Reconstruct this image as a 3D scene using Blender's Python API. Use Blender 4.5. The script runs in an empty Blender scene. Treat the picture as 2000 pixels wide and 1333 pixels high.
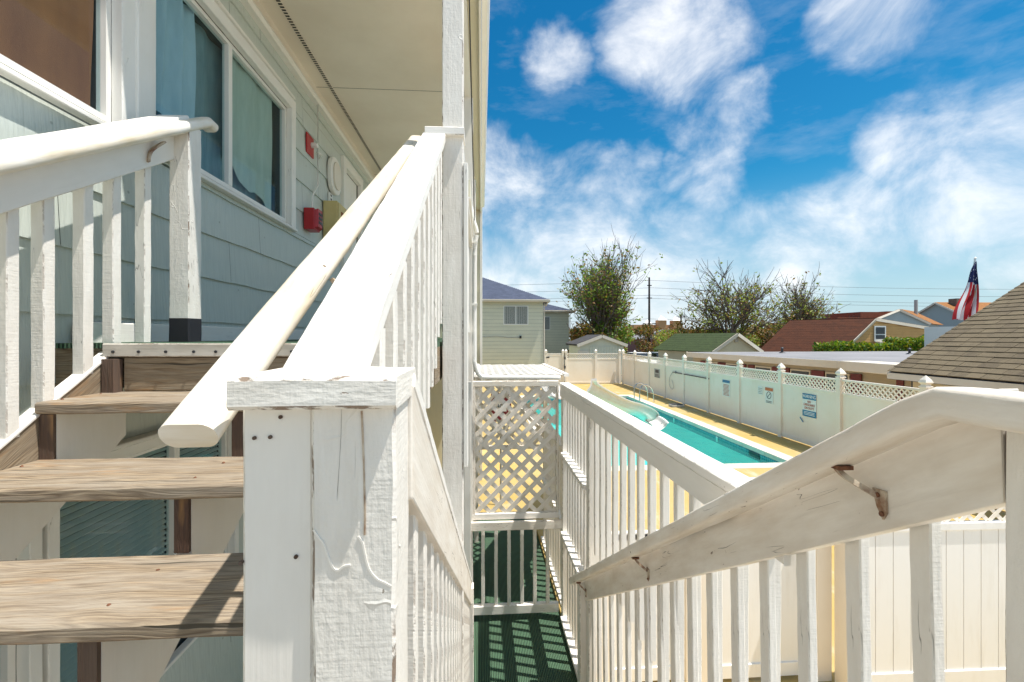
import bpy, bmesh, math, random
from mathutils import Vector, Matrix, noise
R = math.radians
rnd = random.Random(7)
C = bpy.context.scene.collection
sc = bpy.context.scene
E = 2.83            # height of the eye above the ground; z below is measured from the eye

# ------------------------------------------------------------------ camera
cam = bpy.data.cameras.new('camera'); cam.lens = 16.0; cam.sensor_width = 36.0
cam.shift_y = -0.00425; cam.clip_start = 0.03; cam.clip_end = 2000
co = bpy.data.objects.new('camera', cam); C.objects.link(co)
co.location = (0, 0, E); co.rotation_euler = (R(90), 0, -R(3.861))
sc.camera = co

# ------------------------------------------------------------------ light
SUN = Vector((0.35, -0.11, 1.0)).normalized()
sl = bpy.data.lights.new('sun', 'SUN'); sl.energy = 2.65; sl.angle = R(0.5); sl.color = (1.0, 0.955, 0.88)
so = bpy.data.objects.new('sun', sl); C.objects.link(so)
so.rotation_euler = SUN.to_track_quat('Z', 'Y').to_euler(); so.location = (5, -3, 30)
sc.view_settings.view_transform = 'Standard'; sc.view_settings.look = 'None'
sc.view_settings.exposure = 1.32; sc.view_settings.gamma = 1.0; sc.view_settings.use_curve_mapping = False
sc.cycles.max_bounces = 8; sc.cycles.diffuse_bounces = 5; sc.cycles.transparent_max_bounces = 12

class NT:
    """small helper for node graphs"""
    def __init__(s, tree): s.t = tree; s.n = tree.nodes; s.l = tree.links
    def node(s, typ, **kw):
        n = s.n.new(typ)
        for k, v in kw.items():
            if k.startswith('_'): continue
            setattr(n, k, v)
        return n
    def put(s, sock, v):
        if hasattr(v, 'is_output') or hasattr(v, 'links'): s.l.new(v, sock)
        else: sock.default_value = v
    def math(s, op, a, b=0.0, c=None, clamp=False):
        n = s.n.new('ShaderNodeMath'); n.operation = op; n.use_clamp = clamp
        s.put(n.inputs[0], a); s.put(n.inputs[1], b)
        if c is not None: s.put(n.inputs[2], c)
        return n.outputs[0]
    def vmath(s, op, a, b=(0, 0, 0), out=0):
        n = s.n.new('ShaderNodeVectorMath'); n.operation = op
        s.put(n.inputs[0], a)
        if op == 'SCALE': s.put(n.inputs['Scale'], b)
        else: s.put(n.inputs[1], b)
        return n.outputs[out]
    def map(s, v, a, b, c=0.0, d=1.0, smooth=False):
        n = s.n.new('ShaderNodeMapRange'); n.clamp = True
        if smooth: n.interpolation_type = 'SMOOTHSTEP'
        s.put(n.inputs[0], v)
        for i, x in enumerate((a, b, c, d)): s.put(n.inputs[i+1], x)
        return n.outputs[0]
    def mix(s, f, a, b, mode='MIX'):
        n = s.n.new('ShaderNodeMix'); n.data_type = 'RGBA'; n.blend_type = mode
        s.put(n.inputs[0], f)
        for i, x in ((6, a), (7, b)):
            if isinstance(x, tuple) and len(x) == 3: x = x + (1,)
            s.put(n.inputs[i], x)
        return n.outputs[2]
    def noise(s, vec, scale=5., detail=3., rough=.5, dist=0., color=False):
        n = s.n.new('ShaderNodeTexNoise')
        s.put(n.inputs['Vector'], vec); s.put(n.inputs['Scale'], scale)
        n.inputs['Detail'].default_value = detail; n.inputs['Roughness'].default_value = rough
        n.inputs['Distortion'].default_value = dist
        return n.outputs[1 if color else 0]
    def voro(s, vec, scale, feature='F1', out=0):
        n = s.n.new('ShaderNodeTexVoronoi'); n.feature = feature
        s.put(n.inputs['Vector'], vec); n.inputs['Scale'].default_value = scale
        return n.outputs[out]
    def mapping(s, vec, scale=(1, 1, 1), loc=(0, 0, 0), rot=(0, 0, 0)):
        n = s.n.new('ShaderNodeMapping'); s.put(n.inputs[0], vec)
        n.inputs['Scale'].default_value = scale; n.inputs['Location'].default_value = loc
        n.inputs['Rotation'].default_value = rot
        return n.outputs[0]
    def bump(s, h, strength=.3, dist=.01, prev=None):
        n = s.n.new('ShaderNodeBump'); n.inputs['Strength'].default_value = strength
        n.inputs['Distance'].default_value = dist
        s.put(n.inputs['Height'], h)
        if prev is not None: s.l.new(prev, n.inputs['Normal'])
        return n.outputs[0]

# ------------------------------------------------------------------ sky
w = bpy.data.worlds.new('World'); sc.world = w; w.use_nodes = True
g = NT(w.node_tree); g.n.clear()
out = g.node('ShaderNodeOutputWorld'); bg = g.node('ShaderNodeBackground'); bg.inputs[1].default_value = 0.12
sky = g.node('ShaderNodeTexSky', sky_type='NISHITA'); sky.sun_disc = False
sky.sun_elevation = math.asin(SUN.z); sky.sun_rotation = math.atan2(SUN.x, SUN.y)
sky.altitude = 10; sky.air_density = 1.0; sky.dust_density = 0.6; sky.ozone_density = 2.0
tc = g.node('ShaderNodeTexCoord').outputs['Generated']
d = g.vmath('NORMALIZE', tc)
sep = g.node('ShaderNodeSeparateXYZ'); g.l.new(d, sep.inputs[0]); dz = sep.outputs[2]
hs = g.node('ShaderNodeHueSaturation'); hs.inputs['Saturation'].default_value = 1.45
g.l.new(sky.outputs[0], hs.inputs['Color'])
blue = g.mix(1.0, hs.outputs[0], (0.20, 0.49, 0.435), 'MULTIPLY')
# cloud field: a flat noise layer overhead, with denser banks towards given bearings
dzp = g.math('ADD', g.math('MAXIMUM', dz, 0.0), 0.16)
pl = g.vmath('SCALE', d, g.math('DIVIDE', 1.0, dzp))
warp = g.vmath('SCALE', g.vmath('SUBTRACT', g.noise(d, 7.0, 4, .6, color=True), (.5, .5, .5)), 0.12)
dw = g.vmath('NORMALIZE', g.vmath('ADD', d, warp))
banks = [((0.294, 0.787, 0.542), 0.061, 1), ((0.358, 0.774, 0.522), 0.068, 1), ((0.409, 0.757, 0.509), 0.051, 0.95), ((0.138, 0.850, 0.509), 0.041, 1),
  ((0.588, 0.651, 0.479), 0.048, 0.85), ((0.584, 0.675, 0.451), 0.030, 0.8), ((0.704, 0.591, 0.393), 0.029, 0.6), ((0.672, 0.652, 0.351), 0.046, 1),
  ((0.658, 0.681, 0.320), 0.049, 1), ((0.706, 0.638, 0.306), 0.070, 1), ((0.741, 0.599, 0.304), 0.059, 1), ((0.760, 0.604, 0.241), 0.054, 1),
  ((0.715, 0.653, 0.250), 0.049, 0.95), ((0.433, 0.811, 0.394), 0.052, 0.85), ((0.428, 0.831, 0.355), 0.034, 0.8), ((0.473, 0.781, 0.409), 0.034, 0.7),
  ((0.441, 0.846, 0.301), 0.044, 1), ((0.393, 0.861, 0.322), 0.033, 0.8), ((0.322, 0.892, 0.316), 0.034, 0.5), ((0.085, 0.922, 0.378), 0.020, 0.7),
  ((0.218, 0.914, 0.342), 0.042, 0.65), ((0.016, 0.956, 0.293), 0.079, 0.95), ((0.146, 0.958, 0.248), 0.091, 1), ((0.235, 0.938, 0.255), 0.073, 1),
  ((0.022, 0.980, 0.196), 0.120, 1), ((0.289, 0.938, 0.191), 0.095, 1), ((0.372, 0.898, 0.236), 0.050, 0.7), ((0.387, 0.909, 0.155), 0.101, 1),
  ((0.144, 0.981, 0.131), 0.122, 1), ((0.506, 0.852, 0.137), 0.084, 0.9), ((0.486, 0.871, 0.079), 0.087, 0.8), ((0.624, 0.754, 0.204), 0.060, 0.7),
  ((0.588, 0.794, 0.157), 0.068, 0.9), ((0.664, 0.726, 0.180), 0.057, 1), ((0.718, 0.672, 0.184), 0.051, 1), ((0.763, 0.617, 0.193), 0.049, 1),
  ((0.681, 0.695, 0.231), 0.036, 0.6), ((0.782, 0.616, 0.096), 0.031, 0.85)]
acc = None
for v, r, k in banks:
    v = Vector(v).normalized()
    dt = g.vmath('DOT_PRODUCT', dw, tuple(v), out=1)
    m = g.map(dt, math.cos(r * 2.0), math.cos(r * 0.15), 0, k, True)
    acc = m if acc is None else g.math('MAXIMUM', acc, m)
fb = g.noise(g.mapping(d, (1, 1, 1.3), (3.7, 1.2, 0)), 5.6, 10, .62, .35)
fb2 = g.noise(g.mapping(d, (1.5, 1.5, 5.0), rot=(0, .35, 0)), 4.0, 6, .62)
fbm = g.math('ADD', g.math('MULTIPLY', fb, .84), g.math('MULTIPLY', fb2, .16))
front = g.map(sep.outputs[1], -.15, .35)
# out of view, cloud made denser behind and overhead to brighten and warm the shade
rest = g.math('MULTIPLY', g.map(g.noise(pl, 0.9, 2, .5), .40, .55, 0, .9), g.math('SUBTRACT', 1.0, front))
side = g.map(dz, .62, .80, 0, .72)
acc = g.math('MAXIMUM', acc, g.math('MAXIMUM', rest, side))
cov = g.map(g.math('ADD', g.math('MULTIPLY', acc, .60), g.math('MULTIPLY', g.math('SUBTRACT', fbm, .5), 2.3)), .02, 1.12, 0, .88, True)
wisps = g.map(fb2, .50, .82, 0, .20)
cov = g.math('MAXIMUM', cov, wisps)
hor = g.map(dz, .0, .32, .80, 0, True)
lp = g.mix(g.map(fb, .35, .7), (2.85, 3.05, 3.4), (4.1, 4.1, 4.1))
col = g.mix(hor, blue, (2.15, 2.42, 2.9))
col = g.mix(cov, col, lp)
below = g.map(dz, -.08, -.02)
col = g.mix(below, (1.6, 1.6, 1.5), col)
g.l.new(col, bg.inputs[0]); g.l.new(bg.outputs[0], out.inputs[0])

# ------------------------------------------------------------------ materials
MATS = {}
def mat(name):
    m = bpy.data.materials.new(name); m.use_nodes = True; g = NT(m.node_tree); g.n.clear()
    o = g.node('ShaderNodeOutputMaterial'); p = g.node('ShaderNodeBsdfPrincipled')
    g.l.new(p.outputs[0], o.inputs[0]); MATS[name] = m
    g.o = o
    return g, p
def uvn(g): return g.node('ShaderNodeUVMap', uv_map='UVMap').outputs[0]
def edn(g):
    sp = g.node('ShaderNodeSeparateXYZ'); g.l.new(g.node('ShaderNodeUVMap', uv_map='Edge').outputs[0], sp.inputs[0]); return sp.outputs[0]
def posn(g): return g.node('ShaderNodeNewGeometry').outputs['Position']
def rndn(g): return g.node('ShaderNodeObjectInfo').outputs['Random']

def paint(name, c1=(.86, .825, .765), c2=(.74, .695, .625), saw=.25, lump=.5, chips=.5, crack=.6, ridge=.0, dirt=.5, rough=.5):
    g, p = mat(name); uv = uvn(g)
    big = g.noise(g.mapping(uv, (1.2, 6, 1)), 3.0, 4, .6)
    col = g.mix(g.map(big, .35, .72, 0, dirt), c1 + (1,), c2 + (1,))
    col = g.mix(g.map(g.noise(g.mapping(uv, (2.5, 3.5, 1), (5, 5, 0)), 1.6, 5, .65), .50, .78, 0, .45*dirt), col, (.60, .53, .45, 1))
    # greyish dirt washed along the grain
    st = g.noise(g.mapping(uv, (2.0, 34, 1)), 1.0, 5, .65)
    col = g.mix(g.math('MULTIPLY', g.map(st, .58, .80), .35 * dirt), col, (.42, .36, .29, 1))
    # cracks along the grain, broken up by a mask
    cr = g.noise(g.mapping(uv, (1.1, 13, 1)), 1.3, 3, .55, .4)
    cm = g.noise(g.mapping(uv, (3.0, 5, 1), (7, 3, 0)), 1.7, 2, .5)
    crk = g.math('MULTIPLY', g.map(g.math('ABSOLUTE', g.math('SUBTRACT', cr, .5)), .0035, .0012), g.map(cm, .60, .64))
    # chips through to brown wood
    ch = g.noise(g.mapping(uv, (20, 45, 1)), 1.0, 5, .62)
    chm = g.noise(g.mapping(uv, (1.6, 4, 1), (2, 9, 0)), 1.6, 3, .6)
    chip = g.math('MULTIPLY', g.map(ch, .655, .675), g.map(chm, .585 + .06*(1-chips), .64 + .06*(1-chips)))
    spots = g.map(g.voro(g.mapping(uv, (7, 7, 1)), 1.0), .030, .018)
    spm = g.map(g.noise(g.mapping(uv, (7, 7, 1)), .37, 1), .58, .60)
    chip = g.math('MAXIMUM', chip, g.math('MULTIPLY', spots, spm))
    ew = g.math('MULTIPLY', g.map(g.noise(g.mapping(uv, (30, 60, 1)), 1.0, 4, .6), .47, .56), g.map(g.noise(uv, 4.5, 2, .5), .44, .56))
    chip = g.math('MAXIMUM', chip, g.math('MULTIPLY', g.math('MULTIPLY', edn(g), ew), .85))
    col = g.mix(g.math('MULTIPLY', crk, crack), col, (.10, .07, .05, 1))
    col = g.mix(g.math('MULTIPLY', chip, min(1, chips * 1.5)), col, (.16, .09, .045, 1))
    g.put(p.inputs['Base Color'], col); p.inputs['Roughness'].default_value = rough
    h = g.math('MULTIPLY', g.noise(g.mapping(uv, (14, 60, 1)), 1.0, 3, .6), lump)
    h = g.math('ADD', h, g.math('MULTIPLY', g.noise(g.mapping(uv, (190, 9, 1)), 1.0, 2, .5), saw))
    h = g.math('ADD', h, g.math('MULTIPLY', g.noise(g.mapping(uv, (3, 150, 1)), 1.0, 2, .5), .25))
    h = g.math('ADD', h, g.math('MULTIPLY', g.noise(uv, 75., 3, .6), lump * .6))
    h = g.math('SUBTRACT', h, g.math('MULTIPLY', g.math('MAXIMUM', crk, chip), 1.2))
    if ridge:
        wv = g.vmath('ADD', uv, g.vmath('SCALE', g.noise(uv, 9., 3, .6, color=True), .12))
        rd = g.map(g.voro(g.mapping(wv, (4, 6, 1), (1.3, .4, 0)), 1.0, 'DISTANCE_TO_EDGE'), .012, .0)
        rm = g.map(g.noise(uv, 6., 2, .5), .54, .62)
        h = g.math('ADD', h, g.math('MULTIPLY', g.math('MULTIPLY', rd, rm), ridge * 1.5))
    g.l.new(g.bump(h, .55, .0035), p.inputs['Normal'])
    return MATS[name]
paint('paint_post', saw=.22, lump=.9, ridge=.5, chips=1.1, dirt=.8)
paint('paint_rail', c1=(.85, .80, .725), c2=(.70, .62, .52), saw=.15, lump=.4, chips=1.5, crack=1.0, dirt=.95)
paint('paint_cap', saw=.1, lump=.5, chips=.35, crack=.7, dirt=.35, c1=(.87, .84, .79))
paint('paint_picket', saw=.3, lump=.7, chips=.35, dirt=.7)
paint('paint_smooth', saw=.0, lump=.12, chips=.12, crack=.25, dirt=.35, rough=.42)
paint('paint_handrail', c1=(.86, .82, .75), c2=(.66, .54, .36), saw=.0, lump=.3, chips=.9, crack=.9, dirt=1.0, rough=.38)
paint('paint_worn', c1=(.86, .81, .735), c2=(.70, .61, .50), saw=.1, lump=.6, chips=2.4, crack=1.0, dirt=1.1, rough=.5)
paint('trim_white', saw=.0, lump=.12, chips=.1, crack=.3, dirt=.3, c1=(.85, .83, .78))
paint('cream_paint', c1=(.72, .68, .52), c2=(.66, .61, .46), saw=0, lump=.1, chips=.05, crack=.2, dirt=.4)
paint('metal_nosing', c1=(.66, .62, .55), c2=(.40, .36, .30), saw=0, lump=.2, chips=.4, crack=.1, dirt=1., rough=.35)

def wood(name, a=(.40, .31, .205), b=(.125, .083, .048), dark=(.035, .03, .018), amt=.7, grey=(.325, .275, .215)):
    g, p = mat(name); uv = uvn(g)
    off = g.vmath('ADD', uv, g.vmath('SCALE', g.noise(g.mapping(uv, (1.5, 5, 1)), 1.4, 3, .5, color=True), .06))
    kn = g.voro(g.mapping(off, (1.35, 4.3, 1)), 1.0)
    ringc = g.math('ADD', g.math('MULTIPLY', g.noise(g.mapping(off, (.55, 9, 1)), 1.6, 3, .5), 9.0), g.math('MULTIPLY', g.map(kn, .0, .22, 3.2, 0, True), 1.0))
    ring = g.math('FRACT', g.math('MULTIPLY', ringc, 2.4))
    ring = g.math('ABSOLUTE', g.math('SUBTRACT', g.math('MULTIPLY', ring, 2), 1))
    fine = g.noise(g.mapping(off, (6, 120, 1)), 1.0, 5, .75)
    mid = g.noise(g.mapping(off, (2.6, 24, 1)), 1.0, 5, .65)
    col = g.mix(ring, a + (1,), b + (1,))
    col = g.mix(g.map(mid, .38, .64), col, grey + (1,))
    col = g.mix(g.map(fine, .46, .68, 0, .75), col, b + (1,))
    knm = g.map(kn, .055, .03)
    chk = g.noise(g.mapping(off, (1.6, 60, 1), (4, 4, 0)), 1.0, 2, .5)
    gap = g.math('MULTIPLY', g.map(chk, .665, .69), amt * 2)
    col = g.mix(g.math('MULTIPLY', knm, .7), col, (.14, .07, .03, 1))
    col = g.mix(g.math('MINIMUM', gap, .9), col, dark + (1,))
    # orange-brown tannin patches
    tn = g.map(g.noise(g.mapping(uv, (2.2, 9, 1), (3, 1, 0)), 1.5, 3, .6), .60, .72, 0, .75)
    col = g.mix(tn, col, (.33, .17, .055, 1))
    col = g.mix(g.math('MULTIPLY', rndn(g), .18), col, (.36, .30, .24, 1))
    g.put(p.inputs['Base Color'], col); p.inputs['Roughness'].default_value = .8
    h = g.math('ADD', g.math('MULTIPLY', ring, -.35), g.math('MULTIPLY', fine, -.8))
    h = g.math('SUBTRACT', h, gap)
    g.l.new(g.bump(h, .6, .003), p.inputs['Normal'])
wood('wood_tread')
wood('wood_stringer', a=(.36, .27, .17), b=(.17, .11, .06), amt=.8, grey=(.30, .25, .18))
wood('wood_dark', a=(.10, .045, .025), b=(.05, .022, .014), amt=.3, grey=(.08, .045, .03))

def plain(name, col, rough=.6, metal=0., bumpn=0., scale=40., var=.0, col2=None, vs=1.0, spec=None):
    g, p = mat(name); ps = posn(g)
    c = col + (1,)
    if col2: c = g.mix(g.map(g.noise(ps, vs, 5, .6), .35, .65), c, col2 + (1,))
    if var: c = g.mix(g.math('MULTIPLY', rndn(g), var), c, tuple(x * .45 for x in col) + (1,))
    g.put(p.inputs['Base Color'], c)
    p.inputs['Roughness'].default_value = rough; p.inputs['Metallic'].default_value = metal
    if spec is not None: p.inputs['Specular IOR Level'].default_value = spec
    if bumpn: g.l.new(g.bump(g.noise(ps, scale, 4, .6), bumpn, .01), p.inputs['Normal'])
    return g, p
# vinyl of the pool fence, chalky and rain streaked
g, p = mat('vinyl'); ps = posn(g)
c = g.mix(g.map(g.noise(ps, .8, 4, .6), .4, .7), (.90, .825, .725, 1), (.84, .745, .62, 1))
c = g.mix(g.map(g.noise(g.mapping(ps, (5, 5, .8)), 1.5, 5, .65), .60, .8, 0, .35), c, (.52, .45, .33, 1))
g.put(p.inputs['Base Color'], c); p.inputs['Roughness'].default_value = .42
g, p = mat('vinyl_near'); ps = posn(g)
c = g.mix(g.map(g.noise(g.mapping(ps, (6, 6, 1)), 1.3, 5, .65), .5, .78, 0, .5), (.86, .835, .80, 1), (.70, .65, .57, 1))
g.put(p.inputs['Base Color'], c); p.inputs['Roughness'].default_value = .42
# painted shake siding: fine vertical striations
g, p = mat('siding'); ps = posn(g)
gr = g.noise(g.mapping(ps, (90, 90, 1.6)), 1.0, 3, .6)
wvy = g.noise(g.mapping(ps, (30, 30, 3.2)), 1.0, 3, .5, 1.2)
c = g.mix(g.map(gr, .40, .66, 0, .55), (.60, .645, .60, 1), (.47, .515, .485, 1))
c = g.mix(g.map(g.noise(ps, 1.3, 4, .6), .35, .7, 0, .5), c, (.55, .59, .53, 1))
c = g.mix(g.map(g.voro(g.mapping(ps, (6, 6, 6)), 1.), .05, .035, 0, .6), c, (.25, .27, .24, 1))
g.put(p.inputs['Base Color'], c); p.inputs['Roughness'].default_value = .55
g.l.new(g.bump(g.math('ADD', gr, wvy), .75, .004), p.inputs['Normal'])
# far siding
g, p = mat('siding_far'); ps = posn(g)
c = g.mix(g.map(g.noise(g.mapping(ps, (1, 1, 3)), .8, 4, .6), .35, .7), (.70, .69, .54, 1), (.63, .63, .50, 1))
g.put(p.inputs['Base Color'], c); p.inputs['Roughness'].default_value = .6
plain('siding_gap', (.06, .075, .07), .9)
plain('ceiling_paint', (.80, .735, .635), .7, bumpn=.1, scale=12., col2=(.72, .65, .55), vs=1.2)
plain('vent_dark', (.03, .028, .025), .8)
g, p = mat('carpet'); ps = posn(g)
wv = g.node('ShaderNodeTexWave', wave_type='BANDS', bands_direction='X'); g.put(wv.inputs['Vector'], ps); wv.inputs['Scale'].default_value = 22.
wv.inputs['Distortion'].default_value = .4
c = g.mix(wv.outputs[1], (.004, .020, .010, 1), (.10, .20, .115, 1))
c = g.mix(g.map(g.noise(ps, 3., 5, .7), .40, .72, 0, .6), c, (.05, .08, .05, 1))
g.put(p.inputs['Base Color'], c); p.inputs['Roughness'].default_value = .95
g.l.new(g.bump(wv.outputs[1], .8, .006), p.inputs['Normal'])
g, p = mat('yellow_deck'); ps = posn(g)
c = g.mix(g.map(g.noise(ps, .55, 6, .65), .38, .68), (.45, .305, .085, 1), (.49, .37, .17, 1))
c = g.mix(g.map(g.noise(g.mapping(ps, (1, .35, 1)), 2.1, 6, .7), .56, .70, 0, .7), c, (.56, .49, .37, 1))
c = g.mix(g.map(g.noise(ps, 5., 4, .7), .62, .76, 0, .6), c, (.30, .18, .06, 1))
g.put(p.inputs['Base Color'], c); p.inputs['Roughness'].default_value = .75
g.l.new(g.bump(g.noise(ps, 60., 3, .6), .3, .006), p.inputs['Normal'])
plain('coping', (.74, .68, .58), .7, col2=(.62, .55, .44), vs=1.3, bumpn=.15)
plain('concrete', (.40, .37, .33), .85, col2=(.33, .30, .26), vs=.6)
plain('ground', (.20, .18, .15), .9, col2=(.12, .13, .09), vs=.25)
g, p = mat('pool_tile'); ps = posn(g)
br = g.node('ShaderNodeTexBrick'); g.put(br.inputs['Vector'], g.mapping(uvn(g), (1, 1, 1))); br.inputs['Scale'].default_value = 6.5
br.inputs['Color1'].default_value = (.02, .16, .22, 1); br.inputs['Color2'].default_value = (.05, .25, .30, 1); br.inputs['Mortar'].default_value = (.3, .4, .4, 1)
br.inputs['Mortar Size'].default_value = .03; br.inputs['Row Height'].default_value = .5; br.offset = 0
g.l.new(br.outputs[0], p.inputs['Base Color']); p.inputs['Roughness'].default_value = .2
plain('pool_plaster', (.52, .80, .76), .7, col2=(.44, .72, .70), vs=.5)
g, p = mat('pool_water'); ps = posn(g)
tr = g.node('ShaderNodeBsdfTransparent'); tr.inputs[0].default_value = (.34, .83, .80, 1)
gl = g.node('ShaderNodeBsdfGlossy'); gl.inputs['Roughness'].default_value = .03
bp = g.bump(g.noise(g.mapping(ps, (1, .7, 1)), 3.5, 4, .6, .6), .5, .06); g.l.new(bp, gl.inputs['Normal'])
fr = g.node('ShaderNodeFresnel'); fr.inputs[0].default_value = 1.33; g.l.new(bp, fr.inputs['Normal'])
mx = g.node('ShaderNodeMixShader'); g.l.new(g.math('MULTIPLY', fr.outputs[0], .75), mx.inputs[0]); g.l.new(tr.outputs[0], mx.inputs[1]); g.l.new(gl.outputs[0], mx.inputs[2])
g.l.new(mx.outputs[0], g.o.inputs[0])
g, p = mat('glass')
tr = g.node('ShaderNodeBsdfTransparent'); tr.inputs[0].default_value = (.86, .93, .94, 1)
gl = g.node('ShaderNodeBsdfGlossy'); gl.inputs['Roughness'].default_value = .02; gl.inputs[0].default_value = (.55, .62, .68, 1)
fr = g.node('ShaderNodeFresnel'); fr.inputs[0].default_value = 1.55
mx = g.node('ShaderNodeMixShader'); g.l.new(g.math('MULTIPLY', g.math('ADD', g.math('MULTIPLY', fr.outputs[0], .45), .02), g.math('SUBTRACT', 1.0, g.node('ShaderNodeNewGeometry').outputs['Backfacing'])), mx.inputs[0]); g.l.new(tr.outputs[0], mx.inputs[1]); g.l.new(gl.outputs[0], mx.inputs[2])
g.l.new(mx.outputs[0], g.o.inputs[0])
def cloth(name, c1, c2, s=8.):
    g, p = mat(name); ps = posn(g)
    g.put(p.inputs['Base Color'], g.mix(g.map(g.noise(g.mapping(ps, (3, 3, .6)), s, 4, .6), .35, .7), c1 + (1,), c2 + (1,)))
    p.inputs['Roughness'].default_value = .9
    g.l.new(g.bump(g.noise(ps, 250., 2, .5), .3, .002), p.inputs['Normal'])
cloth('curtain_brown', (.27, .095, .030), (.17, .055, .018), 2.)
cloth('curtain_blue', (.52, .66, .74), (.44, .58, .66))
cloth('curtain_pale', (.60, .64, .56), (.50, .55, .48))
cloth('curtain_sheer', (.26, .37, .40), (.18, .28, .31))
plain('blind', (.72, .76, .70), .5)
plain('room_dark', (.03, .035, .035), .9)
plain('room_mid', (.30, .34, .32), .9)
plain('black_rubber', (.012, .012, .018), .6)
plain('fire_red', (.42, .015, .02), .35)
plain('beige_box', (.62, .50, .22), .5, col2=(.56, .44, .18), vs=6.)
plain('chrome', (.62, .60, .55), .25, metal=1.)
plain('rust', (.11, .04, .02), .7, col2=(.20, .08, .035), vs=60.)
plain('bracket_paint', (.62, .54, .42), .5, col2=(.24, .12, .06), vs=28.)
plain('white_gel', (.80, .77, .73), .3, bumpn=.1, scale=9., col2=(.74, .70, .64), vs=3.)
plain('sign_white', (.80, .80, .76), .45); plain('sign_blue', (.01, .17, .33), .45); plain('sign_orange', (.60, .16, .05), .45)
plain('sign_grey', (.40, .40, .38), .5); plain('sign_black', (.03, .03, .035), .5); plain('sign_maroon', (.20, .02, .025), .5)
plain('lettering_red', (.45, .12, .07), .5); plain('lettering_white', (.85, .85, .85), .5)
plain('dark_pole', (.035, .028, .024), .8, col2=(.07, .05, .04), vs=2.)
plain('wire', (.05, .05, .05), .7)
plain('car_white', (.75, .76, .78), .25); plain('car_black', (.03, .03, .035), .2); plain('car_silver', (.40, .42, .45), .25, metal=.5); plain('car_glass', (.02, .025, .03), .1); plain('tyre', (.02, .02, .02), .9)
def shingle(name, a, b, c=None):
    g, p = mat(name); ps = posn(g)
    col = g.mix(g.map(g.noise(ps, 9., 6, .75), .35, .68), a + (1,), b + (1,))
    col = g.mix(g.math('MULTIPLY', rndn(g), .55), col, (c or b) + (1,))
    bk = g.node('ShaderNodeTexVoronoi'); g.put(bk.inputs['Vector'], g.mapping(ps, (3, 3, 6))); bk.inputs['Scale'].default_value = 1.
    col = g.mix(g.map(bk.outputs[1], 0., 1., 0, .45), col, tuple(x * 1.5 for x in a) + (1,))
    g.put(p.inputs['Base Color'], col); p.inputs['Roughness'].default_value = .9
    g.l.new(g.bump(g.noise(ps, 120., 3, .7), .6, .01), p.inputs['Normal'])
shingle('shingle_tan', (.130, .098, .056), (.07, .05, .030), (.20, .155, .09))
shingle('shingle_blue', (.085, .10, .15), (.04, .05, .085))
shingle('shingle_green', (.045, .068, .018), (.028, .04, .012))
shingle('shingle_red', (.105, .028, .008), (.060, .016, .005))
shingle('shingle_orange', (.30, .125, .028), (.20, .075, .018))
shingle('shingle_dark', (.06, .055, .06), (.03, .03, .03))
plain('roof_felt', (.27, .26, .27), .9, col2=(.20, .195, .20), vs=.7)
plain('fascia_white', (.72, .66, .56), .6, col2=(.64, .56, .44), vs=.9)
plain('wall_cream', (.66, .57, .38), .7, col2=(.60, .50, .32), vs=.8)
plain('wall_beige', (.42, .36, .27), .7); plain('wall_grey', (.33, .38, .37), .7); plain('siding_tan', (.74, .42, .15), .6, col2=(.66, .37, .13), vs=2.)
plain('brick_red', (.26, .07, .03), .8, col2=(.18, .045, .02), vs=3.)
plain('hotel_tan', (.50, .27, .12), .7); plain('shutter_maroon', (.14, .012, .014), .5)
plain('window_dark', (.025, .035, .045), .15); plain('drape_grey', (.33, .35, .32), .8, col2=(.14, .16, .15), vs=14.)
plain('bark', (.21, .17, .135), .9, col2=(.12, .09, .07), vs=6.)
def leaf(name, cols):
    g, p = mat(name)
    ga = g.node('ShaderNodeNewGeometry')
    r = ga.outputs['Random Per Island']
    c = g.mix(g.map(r, .0, .5), cols[0] + (1,), cols[1] + (1,)); c = g.mix(g.map(r, .62, .78), c, cols[2] + (1,))
    g.put(p.inputs['Base Color'], c); p.inputs['Roughness'].default_value = .55
    tl = g.node('ShaderNodeBsdfTranslucent'); g.put(tl.inputs[0], g.mix(1., c, (1.3, 1.5, .6, 1), 'MULTIPLY'))
    mx = g.node('ShaderNodeMixShader'); mx.inputs[0].default_value = .35
    g.l.new(p.outputs[0], mx.inputs[1]); g.l.new(tl.outputs[0], mx.inputs[2]); g.l.new(mx.outputs[0], g.o.inputs[0])
leaf('leaf_green', ((.13, .21, .02), (.21, .30, .04), (.30, .16, .06)))
leaf('leaf_olive', ((.20, .26, .04), (.30, .33, .06), (.28, .14, .05)))
leaf('leaf_rust', ((.17, .15, .03), (.26, .11, .035), (.09, .11, .02)))
leaf('leaf_hedge', ((.06, .14, .015), (.14, .22, .02), (.30, .26, .02)))
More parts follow.
